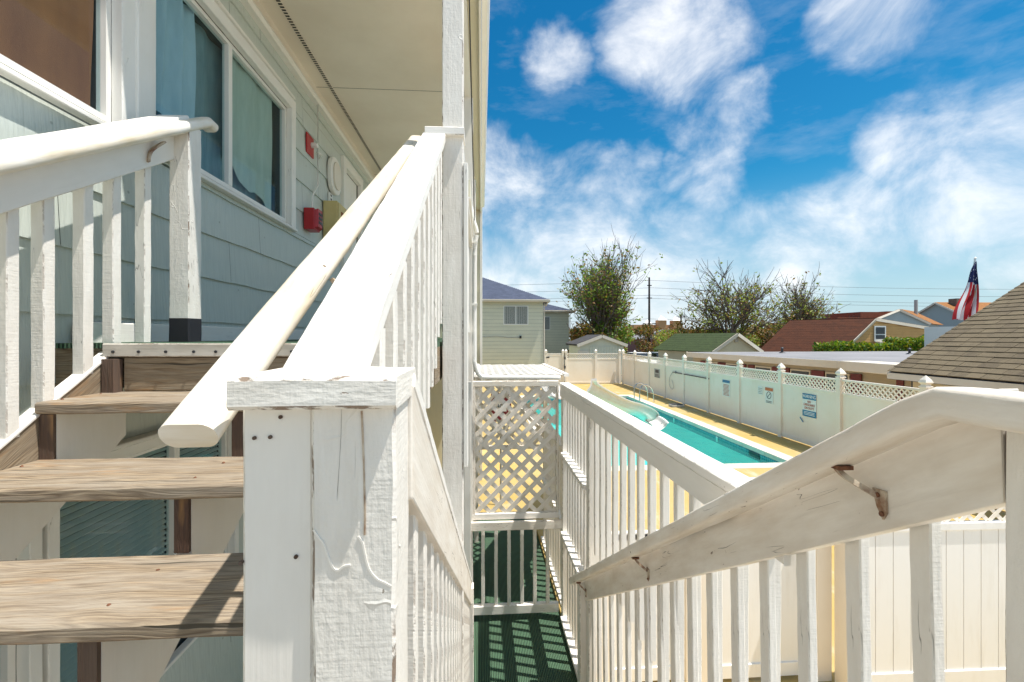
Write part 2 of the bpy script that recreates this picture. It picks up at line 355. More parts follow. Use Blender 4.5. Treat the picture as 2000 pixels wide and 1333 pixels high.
# flag cloth: stripes along the fly, dark blue canton with pale specks, an emblem
g, p = mat('flag_cloth'); uv = uvn(g)
su = g.node('ShaderNodeSeparateXYZ'); g.l.new(uv, su.inputs[0]); U, V_ = su.outputs[0], su.outputs[1]
st = g.math('GREATER_THAN', g.math('FRACT', g.math('MULTIPLY', V_, 3.5)), .5)
c = g.mix(st, (.50, .015, .02, 1), (.78, .76, .74, 1))
can = g.math('MULTIPLY', g.math('LESS_THAN', U, .42), g.math('LESS_THAN', V_, 1.2))
stars = g.map(g.voro(g.mapping(uv, (14, 11, 1)), 1.), .28, .2)
c = g.mix(can, c, g.mix(stars, (.015, .02, .09, 1), (.75, .75, .75, 1)))
em = g.map(g.vmath('DISTANCE', uv, (.56, .30, 0), out=1), .15, .13)
c = g.mix(em, c, g.mix(g.map(g.noise(uv, 7.), .45, .5), (.55, .28, .04, 1), (.05, .16, .05, 1)))
g.put(p.inputs['Base Color'], c); p.inputs['Roughness'].default_value = .8

# ------------------------------------------------------------------ mesh helpers
class MB:
    def __init__(s): s.v = []; s.f = []; s.uv = []; s.smooth = False; s.eg = set()
    def face(s, pts, uvs=None):
        b = len(s.v); s.v += [Vector(q) for q in pts]; s.f.append(tuple(range(b, b + len(pts))))
        s.uv.append(uvs or [(q[0], q[1]) for q in pts])
    def obox(s, c, ax, h):
        """box: centre, three unit axes, three half sizes; the uv runs along the longest axis"""
        c = Vector(c); ax = [Vector(a) for a in ax]
        L = max(range(3), key=lambda i: h[i]); o = [i for i in range(3) if i != L]
        r1, r2 = rnd.random() * 20, rnd.random() * 20
        P = lambda i, j, k: c + ax[0] * h[0] * i + ax[1] * h[1] * j + ax[2] * h[2] * k
        b = len(s.v); S = [(i, j, k) for i in (-1, 1) for j in (-1, 1) for k in (-1, 1)]
        s.v += [P(*q) for q in S]
        det = ax[0].cross(ax[1]).dot(ax[2])
        for f in ((0, 1, 3, 2), (4, 6, 7, 5), (0, 4, 5, 1), (2, 3, 7, 6), (0, 2, 6, 4), (1, 5, 7, 3)):
            if det < 0: f = f[::-1]
            s.f.append(tuple(b + i for i in f))
            qs = [S[i] for i in f]
            cons = [a for a in range(3) if len({q[a] for q in qs}) == 1][0]
            if cons == L: ua, va = o
            else: ua = L; va = [i for i in o if i != cons][0]
            off = cons * 1.37
            s.uv.append([(r1 + q[ua] * h[ua], r2 + off + q[va] * h[va]) for q in qs])
    def box(s, x0, x1, y0, y1, z0, z1):
        s.obox(((x0+x1)/2, (y0+y1)/2, (z0+z1)/2), ((1,0,0),(0,1,0),(0,0,1)), (abs(x1-x0)/2, abs(y1-y0)/2, abs(z1-z0)/2))
        return s
    def beam(s, p0, p1, wd, ht, up=(0, 0, 1)):
        p0, p1 = Vector(p0), Vector(p1); a = (p1 - p0); L = a.length; a.normalize()
        r = a.cross(Vector(up)).normalized(); u = r.cross(a).normalized()
        s.obox((p0 + p1) / 2, (a, r, u), (L/2, wd/2, ht/2)); return s
    def sweep(s, path, prof, up=(0, 0, 1), caps=True, jit=0.0, closed=True, cham=()):
        """prof: list of (side, up) points, counter-clockwise seen against the direction"""
        path = [Vector(q) for q in path]; up = Vector(up); n = len(prof); b = len(s.v)
        ru, rv = rnd.random() * 20, rnd.random() * 20; U = 0.; us = []
        per = [0.]
        for i in range(n): per.append(per[-1] + math.dist(prof[i], prof[(i+1) % n]))
        for k, q in enumerate(path):
            if k: U += (q - path[k-1]).length
            us.append(U)
            t = (path[min(k+1, len(path)-1)] - path[max(k-1, 0)]).normalized()
            r = t.cross(up).normalized(); u = r.cross(t).normalized()
            for (x, y) in prof:
                w_ = q + r * x + u * y
                if jit:
                    w_ = w_ + r * (noise.noise(w_ * 14 + Vector((ru, 0, 0))) * jit) + u * (noise.noise(w_ * 11 + Vector((0, rv, 5))) * jit)
                s.v.append(w_)
        m = n if closed else n - 1
        for k in range(len(path) - 1):
            for i in range(m):
                j = (i + 1) % n
                if i in cham: s.eg.add(len(s.f))
                s.f.append((b+k*n+i, b+k*n+j, b+(k+1)*n+j, b+(k+1)*n+i))
                s.uv.append([(ru+us[k], rv+per[i]), (ru+us[k], rv+per[i+1]), (ru+us[k+1], rv+per[i+1]), (ru+us[k+1], rv+per[i])])
        if caps and closed:
            s.f.append(tuple(b+i for i in range(n))[::-1]); s.uv.append([(ru+prof[i][0], rv+prof[i][1]) for i in range(n)][::-1])
            e = b + (len(path)-1)*n
            s.f.append(tuple(e+i for i in range(n))); s.uv.append([(ru+prof[i][0], rv+prof[i][1]) for i in range(n)])
        return s
    def timber(s, p0, p1, wd, ht, up=(0, 0, 1), seg=.05, jit=.0016, r=.004):
        p0, p1 = Vector(p0), Vector(p1); n = max(1, int((p1-p0).length / seg))
        a, c = wd/2, ht/2
        pr = [(-a+r, -c), (a-r, -c), (a, -c+r), (a, c-r), (a-r, c), (-a+r, c), (-a, c-r), (-a, -c+r)]
        pr = [(x, y) for x, y in pr]
        s.sweep([p0.lerp(p1, i/n) for i in range(n+1)], pr, up, True, jit, cham=(1, 3, 5, 7)); s.smooth = True; return s
    def tube(s, path, r, n=8):
        s.sweep(path, [(r*math.cos(i*2*math.pi/n), r*math.sin(i*2*math.pi/n)) for i in range(n)], (0.013, 0.021, 1)); s.smooth = True; return s
    def lathe(s, c, prof, n=12, a0=0.):
        c = Vector(c); b = len(s.v)
        for (r, z) in prof:
            for i in range(n):
                t = a0 + i*2*math.pi/n; s.v.append(c + Vector((r*math.cos(t), r*math.sin(t), z)))
        for k in range(len(prof)-1):
            for i in range(n):
                j = (i+1) % n
                s.f.append((b+k*n+i, b+k*n+j, b+(k+1)*n+j, b+(k+1)*n+i)); s.uv.append([(i*.1, k*.1), (j*.1, k*.1), (j*.1, k*.1+.1), (i*.1, k*.1+.1)])
        return s
    def prism(s, poly, d):
        """polygon (list of points) extruded by vector d"""
        poly = [Vector(q) for q in poly]; d = Vector(d); n = len(poly); b = len(s.v)
        s.v += poly + [q + d for q in poly]
        e0 = (poly[1]-poly[0]).normalized(); nn = d.normalized(); e1 = nn.cross(e0)
        uvp = [((q-poly[0]).dot(e0), (q-poly[0]).dot(e1)) for q in poly]
        s.f.append(tuple(b+i for i in range(n))[::-1]); s.uv.append(uvp[::-1])
        s.f.append(tuple(b+n+i for i in range(n))); s.uv.append(uvp)
        for i in range(n):
            j = (i+1) % n; L = (poly[j]-poly[i]).length
            s.f.append((b+i, b+j, b+n+j, b+n+i)); s.uv.append([(0, 3+i), (L, 3+i), (L, 3+i+d.length), (0, 3+i+d.length)])
        return s
    def mesh(s, name, mt, origin=(0, 0, 0), sharp=35):
        o = Vector(origin)
        me = bpy.data.meshes.new(name); me.from_pydata([tuple(q - o) for q in s.v], [], s.f)
        uvl = me.uv_layers.new(name='UVMap'); flat = [c for f in s.uv for q in f for c in (q[0], q[1])]
        uvl.data.foreach_set('uv', flat)
        el = me.uv_layers.new(name='Edge'); el.data.foreach_set('uv', [c for i, f in enumerate(s.uv) for q in f for c in ((1. if i in s.eg else 0.), 0.)])
        me.materials.append(MATS[mt] if isinstance(mt, str) else mt)
        bm = bmesh.new(); bm.from_mesh(me)
        bmesh.ops.recalc_face_normals(bm, faces=bm.faces); bm.to_mesh(me); bm.free()
        if s.smooth:
            me.polygons.foreach_set('use_smooth', [True]*len(me.polygons)); me.set_sharp_from_angle(angle=R(sharp))
        me.update(); return me
    def build(s, name, mt, parent=None, bevel=0., **tags):
        wl = wloc(parent) if parent else Vector((0, 0, 0))
        if parent is None and 'origin' in tags: wl = Vector(tags.pop('origin')) + Vector((0, 0, E))
        me = s.mesh(name, mt, wl - Vector((0, 0, E)))
        return link(name, me, parent, (0, 0, 0) if parent else tuple(wl), bevel, **tags)
def wloc(o):
    v = Vector(o.location)
    while o.parent: o = o.parent; v += Vector(o.location)
    return v
def link(name, me, parent=None, loc=(0, 0, 0), bevel=0., rot=None, **tags):
    o = bpy.data.objects.new(name, me); C.objects.link(o); o.location = loc
    if rot is not None: o.rotation_euler = rot
    if parent is not None: o.parent = parent
    for k, v in tags.items(): o[k] = v
    if bevel:
        m = o.modifiers.new('bevel', 'BEVEL'); m.width = bevel; m.segments = 2; m.limit_method = 'ANGLE'; m.harden_normals = False
    return o
def thing(name, label, cat, loc, group=None):
    o = bpy.data.objects.new(name, None); C.objects.link(o); o.location = (loc[0], loc[1], loc[2] + E); o.empty_display_size = .1
    o['label'] = label; o['category'] = cat
    if group: o['group'] = group
    return o
def place(name, me, parent, p, rot=None, **tags):
    """place shared piece mesh at world point p (z from the eye) under parent"""
    q = Vector((p[0], p[1], p[2] + E)) - wloc(parent)
    return link(name, me, parent, q, rot=rot, **tags)
def rough(o, cuts, amp, scale=12.):
    """subdivide a simple mesh and push its verts about, so edges are not ruler straight"""
    bm = bmesh.new(); bm.from_mesh(o.data)
    bmesh.ops.subdivide_edges(bm, edges=[e for e in bm.edges if e.calc_length() > .06], cuts=cuts, use_grid_fill=True)
    for v in bm.verts:
        n_ = noise.noise_vector(v.co * scale); v.co += n_ * amp
    bm.to_mesh(o.data); bm.free()
def lattice_segs(Wd, Ht, pitch, ang=45., off=0.):
    """clipped centre lines of diagonal strips in a Wd x Ht rectangle"""
    res = []
    for sgn in (1, -1):
        dx, dy = math.cos(R(ang)), sgn*math.sin(R(ang)); nx, ny = -dy, dx
        cs = [x*nx + y*ny for x in (0, Wd) for y in (0, Ht)]; k = math.ceil(min(cs)/pitch)
        while k*pitch < max(cs):
            c0 = k*pitch + off*pitch; px, py = nx*c0, ny*c0; t0, t1 = -1e9, 1e9
            for p_, d_, lo, hi in ((px, dx, 0, Wd), (py, dy, 0, Ht)):
                a, b = (lo-p_)/d_, (hi-p_)/d_
                if a > b: a, b = b, a
                t0, t1 = max(t0, a), min(t1, b)
            if t1 - t0 > pitch*.35: res.append((sgn, (px+dx*t0, py+dy*t0), (px+dx*t1, py+dy*t1)))
            k += 1
    return res
def lattice(parent, O, ua, va, Wd, Ht, pitch, sw, th, mt, pieces=True, ang=45., name='lattice_slat'):
    O, ua, va = Vector(O), Vector(ua).normalized(), Vector(va).normalized(); na = ua.cross(va)
    mb = MB()
    for sgn, a, b in lattice_segs(Wd, Ht, pitch, ang):
        m = MB() if pieces else mb
        p0 = O + ua*a[0] + va*a[1] + na*(sgn*th*.5); p1 = O + ua*b[0] + va*b[1] + na*(sgn*th*.5)
        m.beam(p0, p1, sw, th*.98, up=na)
        if pieces: m.build(name, mt, parent)
    if not pieces:
        o = mb.build('lattice', mt, parent); return o
def tubepath(pts, n=6):
    """Catmull-Rom through points"""
    P = [Vector(q) for q in pts]; P = [P[0]*2-P[1]] + P + [P[-1]*2-P[-2]]; res = []
    for i in range(1, len(P)-2):
        for k in range(n):
            t = k/n; a, b, c, d_ = P[i-1:i+3]
            res.append(.5*((2*b)+(c-a)*t+(2*a-5*b+4*c-d_)*t*t+(3*b-a-3*c+d_)*t*t*t))
    res.append(P[-2]); return res

SL = .645                       # slope of the flights
RISE, RUN = .187, .29
# ================================================================== GROUND
m = MB(); m.box(-400, 0, -400, 400, -2.95, -2.86); m.box(0.0, 12, -400, 4.0, -2.95, -2.86); m.box(12, 400, -400, 400, -2.95, -2.86); m.box(0.0, 12, 29, 400, -2.95, -2.86)
m.build('ground', 'ground', kind='structure')
# pool deck, with the pool cut out
PX0, PX1, PY0, PY1 = 1.9, 6.93, 9.75, 21.3
m = MB()
m.box(.86, PX0-.35, 4.0, 28, -2.97, -2.83); m.box(PX1+.35, 12, 2.0, 28, -2.97, -2.83)
m.box(PX0-.35, PX1+.35, 4.0, PY0-.35, -2.97, -2.83); m.box(PX0-.35, PX1+.35, PY1+.35, 28, -2.97, -2.83)
m.box(.86, 12-4.7, 2.0, 4.0, -2.97, -2.83); m.box(-1.6, .86, 7.15, 28, -2.97, -2.83)
m.build('pool_deck', 'yellow_deck', kind='structure')
root = thing('swimming_pool', 'long rectangular turquoise swimming pool with pale coping beside the yellow deck', 'swimming pool', (4.4, 15, -2.83))
n = 0
mc = []
def cop(x0, x1, y0, y1, along):
    L = (x1-x0) if along == 'x' else (y1-y0); k = max(1, round(L/.95)); st = L/k
    for i in range(k):
        q = MB()
        if along == 'x': q.box(x0+i*st+.004, x0+(i+1)*st-.004, y0, y1, -2.93, -2.812)
        else: q.box(x0, x1, y0+i*st+.004, y0+(i+1)*st-.004, -2.93, -2.812)
        q.build('coping_stone', 'coping', root, bevel=.012)
cop(PX1, PX1+.35, PY0, PY1, 'y'); cop(PX0-.35, PX0, PY0, PY1, 'y'); cop(PX0-.35, PX1+.35, PY0-.35, PY0, 'x'); cop(PX0-.35, PX1+.35, PY1, PY1+.35, 'x')
m = MB()
m.box(PX0-.1, PX1+.1, PY0-.1, PY1+.1, -4.3, -4.2); m.box(PX0-.1, PX0, PY0-.1, PY1+.1, -4.2, -3.13); m.box(PX1, PX1+.1, PY0-.1, PY1+.1, -4.2, -3.13)
m.box(PX0, PX1, PY0-.1, PY0, -4.2, -3.13); m.box(PX0, PX1, PY1, PY1+.1, -4.2, -3.13)
m.build('basin', 'pool_plaster', root)
m = MB()
m.box(PX0-.1, PX0+.006, PY0-.1, PY1+.1, -3.13, -2.93); m.box(PX1-.006, PX1+.1, PY0-.1, PY1+.1, -3.13, -2.93)
m.box(PX0+.006, PX1-.006, PY0-.1, PY0+.006, -3.13, -2.93); m.box(PX0+.006, PX1-.006, PY1-.006, PY1+.1, -3.13, -2.93)
m.build('tile_band', 'pool_tile', root)
m = MB(); m.face([(PX0+.006, PY0+.006, -2.975), (PX1-.006, PY0+.006, -2.975), (PX1-.006, PY1-.006, -2.975), (PX0+.006, PY1-.006, -2.975)])
m.build('pool_water', 'pool_water', kind='structure')
m = MB(); m.box(PX1-.02, PX1-.008, 10.9, 11.35, -3.07, -2.94); m.build('skimmer_opening', 'sign_black', root)
for yy in (12.9, 15.9):
    m = MB(); m.box(PX1-.02, PX1-.009, yy, yy+.10, -3.09, -2.94); m.build('depth_marker', 'sign_white', root)
# ladder
root = thing('pool_ladder', 'pair of curved chrome ladder rails at the far end of the pool', 'pool ladder', (7.0, 19.4, -2.83))
for yy in (19.15, 19.85):
    m = MB(); m.tube(tubepath([(6.80, yy, -3.6), (6.80, yy, -2.9), (6.80, yy, -2.35), (6.93, yy, -2.10), (7.2, yy, -2.12), (7.38, yy, -2.35), (7.42, yy, -2.83)], 5), .024, 8); m.build('rail', 'chrome', root)
for zz in (-3.05, -3.3): m = MB(); m.box(6.75, 6.85, 19.15, 19.85, zz, zz+.025); m.build('rung', 'chrome', root)
# small lid on deck
root = thing('deck_drain_box', 'small dark metal box lying on the yellow deck by the long fence', 'drain box', (7.9, 17.9, -2.83))
m = MB(); m.box(7.62, 8.1, 17.7, 18.1, -2.83, -2.74); m.build('box', 'sign_grey', root, bevel=.01); m = MB(); m.box(7.66, 8.06, 17.74, 18.06, -2.74, -2.715); m.build('lid', 'sign_black', root)

# green turf walkway at the foot of the stairs with its yellow kerb
m = MB(); m.box(-1.62, .80, 2.2, 7.15, -2.97, -2.828); m.build('walkway_carpet', 'carpet', kind='structure')
m = MB(); m.timber((.83, 2.2, -2.84), (.83, 7.15, -2.84), .055, .10, jit=.004); m.build('kerb_strip', 'yellow_deck', kind='structure')
m = MB(); m.box(-1.62, .86, -2, 2.2, -2.97, -2.83); m.box(.86, 12, -2, 2.0, -2.97, -2.83); m.box(7.3, 12, 2.0, 2.001, -2.97, -2.84); m.build('lower_pavement', 'coping', kind='structure')
m = MB(); m.box(-14, 30, -26, -2, -2.97, -2.83); m.build('rear_bounce_pavement', 'concrete', kind='structure')  # unseen pavement behind the camera, added to bounce sunlight onto camera-facing sides

# ================================================================== MOTEL BUILDING
WX = -1.65
bld = thing('motel_building', 'pale green shake sided motel wing with white windows along the upper walkway', 'building', (-4, 3, -2.83))
wins = [(-.6, 2.16, .95, 1.95), (2.375, 4.00, .97, 1.95), (1.86, 3.1, -1.66, -.55), (.2, 1.74, -1.66, -.55)]      # y0,y1,z0,z1
door_r = [(5.56, 6.30, -.03, 2.08), (7.0, 7.8, -.03, 2.08)]
holes = wins + door_r
def subtract(rects, h):
    res = []
    for (a, b, c, d_) in rects:
        y0, y1, z0, z1 = h
        if y1 <= a or y0 >= b or z1 <= c or z0 >= d_: res.append((a, b, c, d_)); continue
        if c < z0: res.append((a, b, c, z0))
        if z1 < d_: res.append((a, b, z1, d_))
        zc, zd = max(c, z0), min(d_, z1)
        if a < y0: res.append((a, y0, zc, zd))
        if y1 < b: res.append((y1, b, zc, zd))
    return res
YE = 9.0
def walled(x, holes, zlo, zhi, y0, y1):
    rs = [(y0, y1, zlo, zhi)]
    for h in holes: rs = subtract(rs, h)
    return rs
m = MB()
for (a, b, c, d_) in walled(WX, holes, -2.83, 2.5, -3, YE): m.box(WX-.14, WX-.022, a, b, c, d_)
m.box(-6, -5.9, -3, YE, -2.83, 2.5)
m.build('wall', 'siding_gap', bld)
m = MB(); m.box(-5.9, WX-.14, -3, YE, -.25, -.05); m.build('upper_floor', 'room_dark', bld)
m = MB(); m.box(-2.6, -2.55, -3, YE, -.05, 2.4); m.box(-2.6, -2.55, -3, YE, -2.83, -.25); m.build('room_partition', 'room_mid', bld)
# siding courses
COURSE = .2665
zc0 = .086 - COURSE*11
k = 0
while zc0 + COURSE*k < 2.36:
    z0 = zc0 + COURSE*k; z1 = z0 + COURSE; y = -3 + (k % 3)*.4 - 1.2
    while y < YE:
        a, b = max(y, -3), min(y+1.22, YE)
        if b > a + .05:
            rs = [(a+.0015, b-.0015, z0, z1)]
            for h in holes: rs = subtract(rs, (h[0]-.05, h[1]+.05, h[2]-.05, h[3]+.05))
            for (p, q, zz0, zz1) in rs:
                if q-p < .02 or zz1-zz0 < .02: continue
                n = max(2, int((q-p)/.055)); mb = MB(); bl = zz0 <= z0 + .001
                def fx(zz): return WX + .004 - .014*(zz - z0)/COURSE
                bot = []
                for i in range(n+1):
                    yy = p+(q-p)*i/n
                    dz = (noise.noise(Vector((yy*3.2, k*5.1, 0)))*.008 + noise.noise(Vector((yy*11, k*3.3, 4)))*.003) if bl else 0
                    bot.append((yy, zz0 + .003 + dz))
                top = zz1 + (.012 if zz1 >= z1-.001 else 0)
                for i in range(n):
                    (ya, za), (yb, zb) = bot[i], bot[i+1]
                    mb.face([(fx(za), ya, za), (fx(zb), yb, zb), (fx(zz1)-.001, yb, top), (fx(zz1)-.001, ya, top)], [(ya, za), (yb, zb), (yb, top), (ya, top)])
                    mb.face([(fx(za), ya, za), (WX-.022, ya, za+.002), (WX-.022, yb, zb+.002), (fx(zb), yb, zb)])
                mb.build('siding_panel', 'siding', bld)
        y += 1.22
    k += 1
# skirting along the deck
m = MB(); m.timber((WX+.017, 1.95, .012), (WX+.017, 5.5, .012), .018, .10); m.build('skirting', 'trim_white', bld)
m = MB(); m.box(WX+.009, WX+.024, 6.4, YE, -.03, .06); m.build('skirting', 'trim_white', bld)

def window(y0, y1, z0, z1, mull, cas=.085, kind='up', label=None):
    """frame, casing, sill, panes"""
    X1 = WX+.035; wn = None
    f = MB(); fx = WX-.03; fw = .028
    f.prism([(fx-.02, y0, z0), (fx-.02, y1, z0), (fx-.02, y1, z0+fw), (fx-.02, y0+fw, z0+fw), (fx-.02, y0+fw, z1-fw), (fx-.02, y1-fw, z1-fw), (fx-.02, y1-fw, z0+fw), (fx-.02, y1, z0+fw), (fx-.02, y1, z1), (fx-.02, y0, z1)], (.042, 0, 0))
    wn = f.build('window', 'trim_white', bld)
    if label: wn['label'] = label
    for yc in (y0-cas/2, y1+cas/2):
        t = MB(); t.timber((X1-.02, yc, z0-.03), (X1-.02, yc, z1+cas), cas, .05, up=(1,0,0)); t.build('casing', 'trim_white', wn)
    s = MB(); s.timber((X1-.018, y0-.001, z1+cas/2), (X1-.018, y1+.001, z1+cas/2), .046, cas)
    s.timber((X1-.012, y0-.03, z1+cas+.012), (X1-.012, y1+.03, z1+cas+.012), .066, .022); s.build('head_casing', 'trim_white', wn)
    s = MB(); s.timber((X1-.012, y0-cas-.02, z0-.042), (X1-.012, y1+cas+.02, z0-.042), .045, .022); s.build('sill', 'trim_white', wn)
    for q in mull: f = MB(); f.box(fx-.018, fx+.026, q-.022, q+.022, z0+fw, z1-fw); f.build('mullion', 'trim_white', wn, bevel=.003)
    ed = [y0+fw] + [v for q in mull for v in (q-.022, q+.022)] + [y1-fw]
    for i in range(0, len(ed), 2):
        p = MB(); p.box(fx-.006, fx-.002, ed[i], ed[i+1], z0+fw, z1-fw); p.build('pane', 'glass', wn)
    return wn
def curtain(parent, mt, x, pts_top, pts_bot, folds=9., amp=.02, name='curtain', n=60, mz=10):
    """hanging cloth between y ranges: pts_top (y0,y1,z), pts_bot function t->z"""
    mb = MB(); g_ = []
    for j in range(mz+1):
        row = []
        for i in range(n+1):
            t = i/n; y = pts_top[0] + (pts_top[1]-pts_top[0])*t
            zb = pts_bot(t); z = pts_top[2] + (zb-pts_top[2])*j/mz
            fx = x + amp*math.sin(t*folds*6.28 + .6*math.sin(t*17) + j*.06) + amp*.5*noise.noise(Vector((y*5, z*2, 1)))
            row.append(Vector((fx, y + .01*math.sin(j*.5), z)))
        g_.append(row)
    for j in range(mz):
        for i in range(n):
            a = j*(n+1)+i; mb.f.append((a, a+1, a+n+2, a+n+1)); mb.uv.append([(0, 0)]*4)
    mb.v = [q for row in g_ for q in row]
    mb.smooth = True
    return mb.build(name, mt, parent)
w1 = window(*wins[0], [.8], label='window with a brown curtain drawn behind it')
curtain(w1, 'curtain_brown', WX-.055, (-.6, 2.12, 1.95), lambda t: .95, 7, .012)
w2 = window(*wins[1], [3.13], label='two pane window with a bunched blue curtain')
curtain(w2, 'curtain_sheer', WX-.12, (2.42, 3.99, 1.95), lambda t: .97, 6, .012)
curtain(w2, 'curtain_blue', WX-.075, (2.40, 2.83, 1.95), lambda t: 1.16 + .05*math.sin(t*7) - .10*max(0, t-.55)*2, 3.2, .030)
curtain(w2, 'curtain_pale', WX-.07, (3.16, 3.86, 1.95), lambda t: 1.20 - .20*t + .04*math.sin(t*11), 2.5, .010)
# wide white band between the two upper windows
m = MB(); m.timber((WX+.022, 2.29, .90), (WX+.022, 2.29, 2.3), .105, .06, up=(1,0,0)); m.build('window_post', 'trim_white', bld)
w3 = window(*wins[2], [2.60], cas=.05, label='lower window with slatted blinds seen between the treads')
w4 = window(*wins[3], [1.0], cas=.05, label='lower window with slatted blinds left of the staircase')
for wn, (a, b) in ((w3, (1.88, 2.58)), (w3, (2.63, 3.07)), (w4, (.25, 1.7))):
    zz = -1.62; bs = MB(); bs.obox((0, 0, 0), (Vector((1,0,-.7)).normalized(),(0,1,0),Vector((.7,0,1)).normalized()), (.0135, (b-a)/2, .001)); me = bs.mesh('blind_slat', 'blind')
    while zz < -.57:
        place('blind_slat', me, wn, (WX-.052, (a+b)/2, zz)); zz += .030
# doors
for i, (a, b, c, d_) in enumerate(door_r):
    dr = MB(); dr.box(WX-.06, WX-.025, a+.045, b-.045, c+.01, d_-.045)
    do = dr.build('door', 'trim_white', bld, bevel=.003)
    f = MB(); f.timber((WX+.01, a-.015, c), (WX+.01, a-.015, d_+.06), .11, .05, up=(1,0,0)); f.timber((WX+.01, b+.015, c), (WX+.01, b+.015, d_+.06), .11, .05, up=(1,0,0)); f.box(WX-.02, WX+.034, a+.04, b-.04, d_-.045, d_+.062)
    f.build('frame', 'trim_white', do)
    f = MB(); yy = b-.12; f.tube([(WX-.028, yy, 1.02), (WX+.03, yy, 1.02)], .018, 8); f.build('handle', 'chrome', do)
    for q in ((.30, .92), (1.08, 1.86)):
        f = MB(); f.box(WX-.028, WX-.018, a+.14, b-.14, q[0], q[1]); f.build('door_panel', 'trim_white', do, bevel=.006)
# ceiling, crown trim, vent, fascia and roof
m = MB(); m.box(-1.63, -.105, 2.02, YE, 2.47, 2.52); m.build('ceiling', 'ceiling_paint', bld)
m = MB(); m.box(-1.63, -.105, 4.62, 4.624, 2.4685, 2.4705); m.box(-1.63, -.105, 7.05, 7.054, 2.4685, 2.4705); m.build('ceiling_joint', 'vent_dark', bld)
m = MB(); m.box(WX+.0, WX+.022, 2.02, YE, 2.36, 2.47); m.build('frieze_board', 'ceiling_paint', bld)
m = MB(); m.sweep([(WX+.03, 2.02, 2.33), (WX+.03, YE, 2.33)], [(-.03, -.03), (.02, -.03), (.035, .0), (.02, .035), (-.03, .035)]); m.build('crown_trim', 'trim_white', bld)
m = MB(); m.box(-1.505, -1.465, 2.02, YE, 2.4625, 2.4645); vo = m.build('vent_strip', 'ceiling_paint', bld)
sm = MB(); sm.box(-.015, .015, -.0075, .0075, -.0012, .0012); sme = sm.mesh('vent_slot', 'vent_dark')
sm2 = MB(); yy = 2.1; n = 0
while yy < YE-.1:
    if n < 200: place('vent_slot', sme, vo, (-1.485, yy, 2.4615))
    yy += .032; n += 1
m = MB(); m.box(-.165, -.105, 2.02, YE, 2.36, 2.55); m.build('porch_beam', 'trim_white', bld)
m = MB(); m.box(-.105, -.02, 2.02, YE, 2.50, 2.53); m.build('overhang_soffit', 'cream_paint', bld)
m = MB(); m.box(-.02, .002, 2.02, YE, 2.44, 2.66); m.build('fascia', 'trim_white', bld, bevel=.003)
m = MB(); m.sweep([(.034, 2.0, 2.60), (.034, YE, 2.60)], [(-.03, -.05), (.015, -.05), (.03, -.02), (.034, .035), (.026, .035), (.02, -.02), (.01, -.04), (-.03, -.04)]); m.build('gutter', 'trim_white', bld)
m = MB(); m.prism([(-.02, 2.02, 2.66), (-6.0, 2.02, 2.66), (-3.4, 2.02, 3.5)], (0, YE-2.02, 0)); m.build('roof', 'shingle_blue', bld)
m = MB(); m.box(-6.0, -1.66, -3, 2.02, 2.40, 2.55); m.build('roof', 'roof_felt', bld)
# end wing: the wall that closes the walkway, its corner board
m = MB(); m.box(WX, -.03, YE, YE+.15, -2.83, 2.66); m.build('end_wall', 'cream_paint', bld)
m = MB(); m.box(-.03, .02, YE-.02, YE+3., -2.83, 2.66); m.build('corner_board', 'trim_white', bld, bevel=.004)

# wall fixtures
def fix(name, label, cat, y, z): return thing(name, label, cat, (WX+.01, y, z))
r_ = fix('fire_strobe', 'small red fire alarm strobe plate high on the green siding', 'fire alarm', 4.48, 1.8)
m = MB(); m.box(WX+.002, WX+.014, 4.40, 4.58, 1.74, 1.93); m.build('plate', 'fire_red', r_, bevel=.003)
m = MB(); m.tube([(WX+.01, 4.52, 1.85), (WX+.07, 4.52, 1.85)], .026, 10); m.build('lamp', 'sign_white', r_)
m = MB(); m.tube([(WX+.01, 4.66, 1.84), (WX+.045, 4.70, 1.83), (WX+.01, 4.74, 1.81)], .01, 6); m.build('clip', 'sign_white', r_)
r_ = fix('wall_lamp', 'pale oval bulkhead lamp on the siding left of the first door', 'wall lamp', 5.15, 1.75)
def oval(x, y, z, a, b, e, n=24): return [(x, y + a*math.copysign(abs(math.cos(t))**e, math.cos(t)), z + b*math.copysign(abs(math.sin(t))**e, math.sin(t))) for t in [i*2*math.pi/n for i in range(n)]]
m = MB(); m.prism(oval(WX+.005, 5.15, 1.77, .17, .20, .8), (.05, 0, 0)); m.build('housing', 'trim_white', r_, bevel=.012)
m = MB(); m.prism(oval(WX+.055, 5.15, 1.77, .12, .15, .8), (.018, 0, 0)); m.build('lens', 'ceiling_paint', r_, bevel=.008)
r_ = fix('fire_alarm_box', 'red manual fire alarm pull box on the green siding', 'fire alarm', 4.45, 1.1)
m = MB(); m.box(WX+.006, WX+.10, 4.34, 4.50, 1.0, 1.20); m.build('housing', 'fire_red', r_, bevel=.006)
m = MB(); m.prism([(WX+.10, 4.345, 1.01), (WX+.13, 4.36, 1.03), (WX+.13, 4.48, 1.03), (WX+.10, 4.495, 1.01)], (0, 0, .17)); m.build('cover', 'fire_red', r_, bevel=.004)
for zz in (1.06, 1.10, 1.14): m = MB(); m.box(WX+.129, WX+.135, 4.38, 4.46, zz, zz+.025); m.build('slot', 'sign_black', r_)
m = MB(); m.tube([(WX+.03, 4.48, 1.20), (WX+.03, 4.50, 1.36), (WX+.03, 4.64, 1.50), (WX+.03, 4.64, 2.34)], .008, 8); m.build('conduit', 'trim_white', r_)
r_ = fix('hose_cabinet', 'tan metal cabinet with a small window beside the red alarm box', 'cabinet', 5.1, 1.1)
m = MB(); m.box(WX+.006, WX+.15, 4.86, 5.20, 1.02, 1.42); m.build('cabinet_body', 'beige_box', r_, bevel=.006)
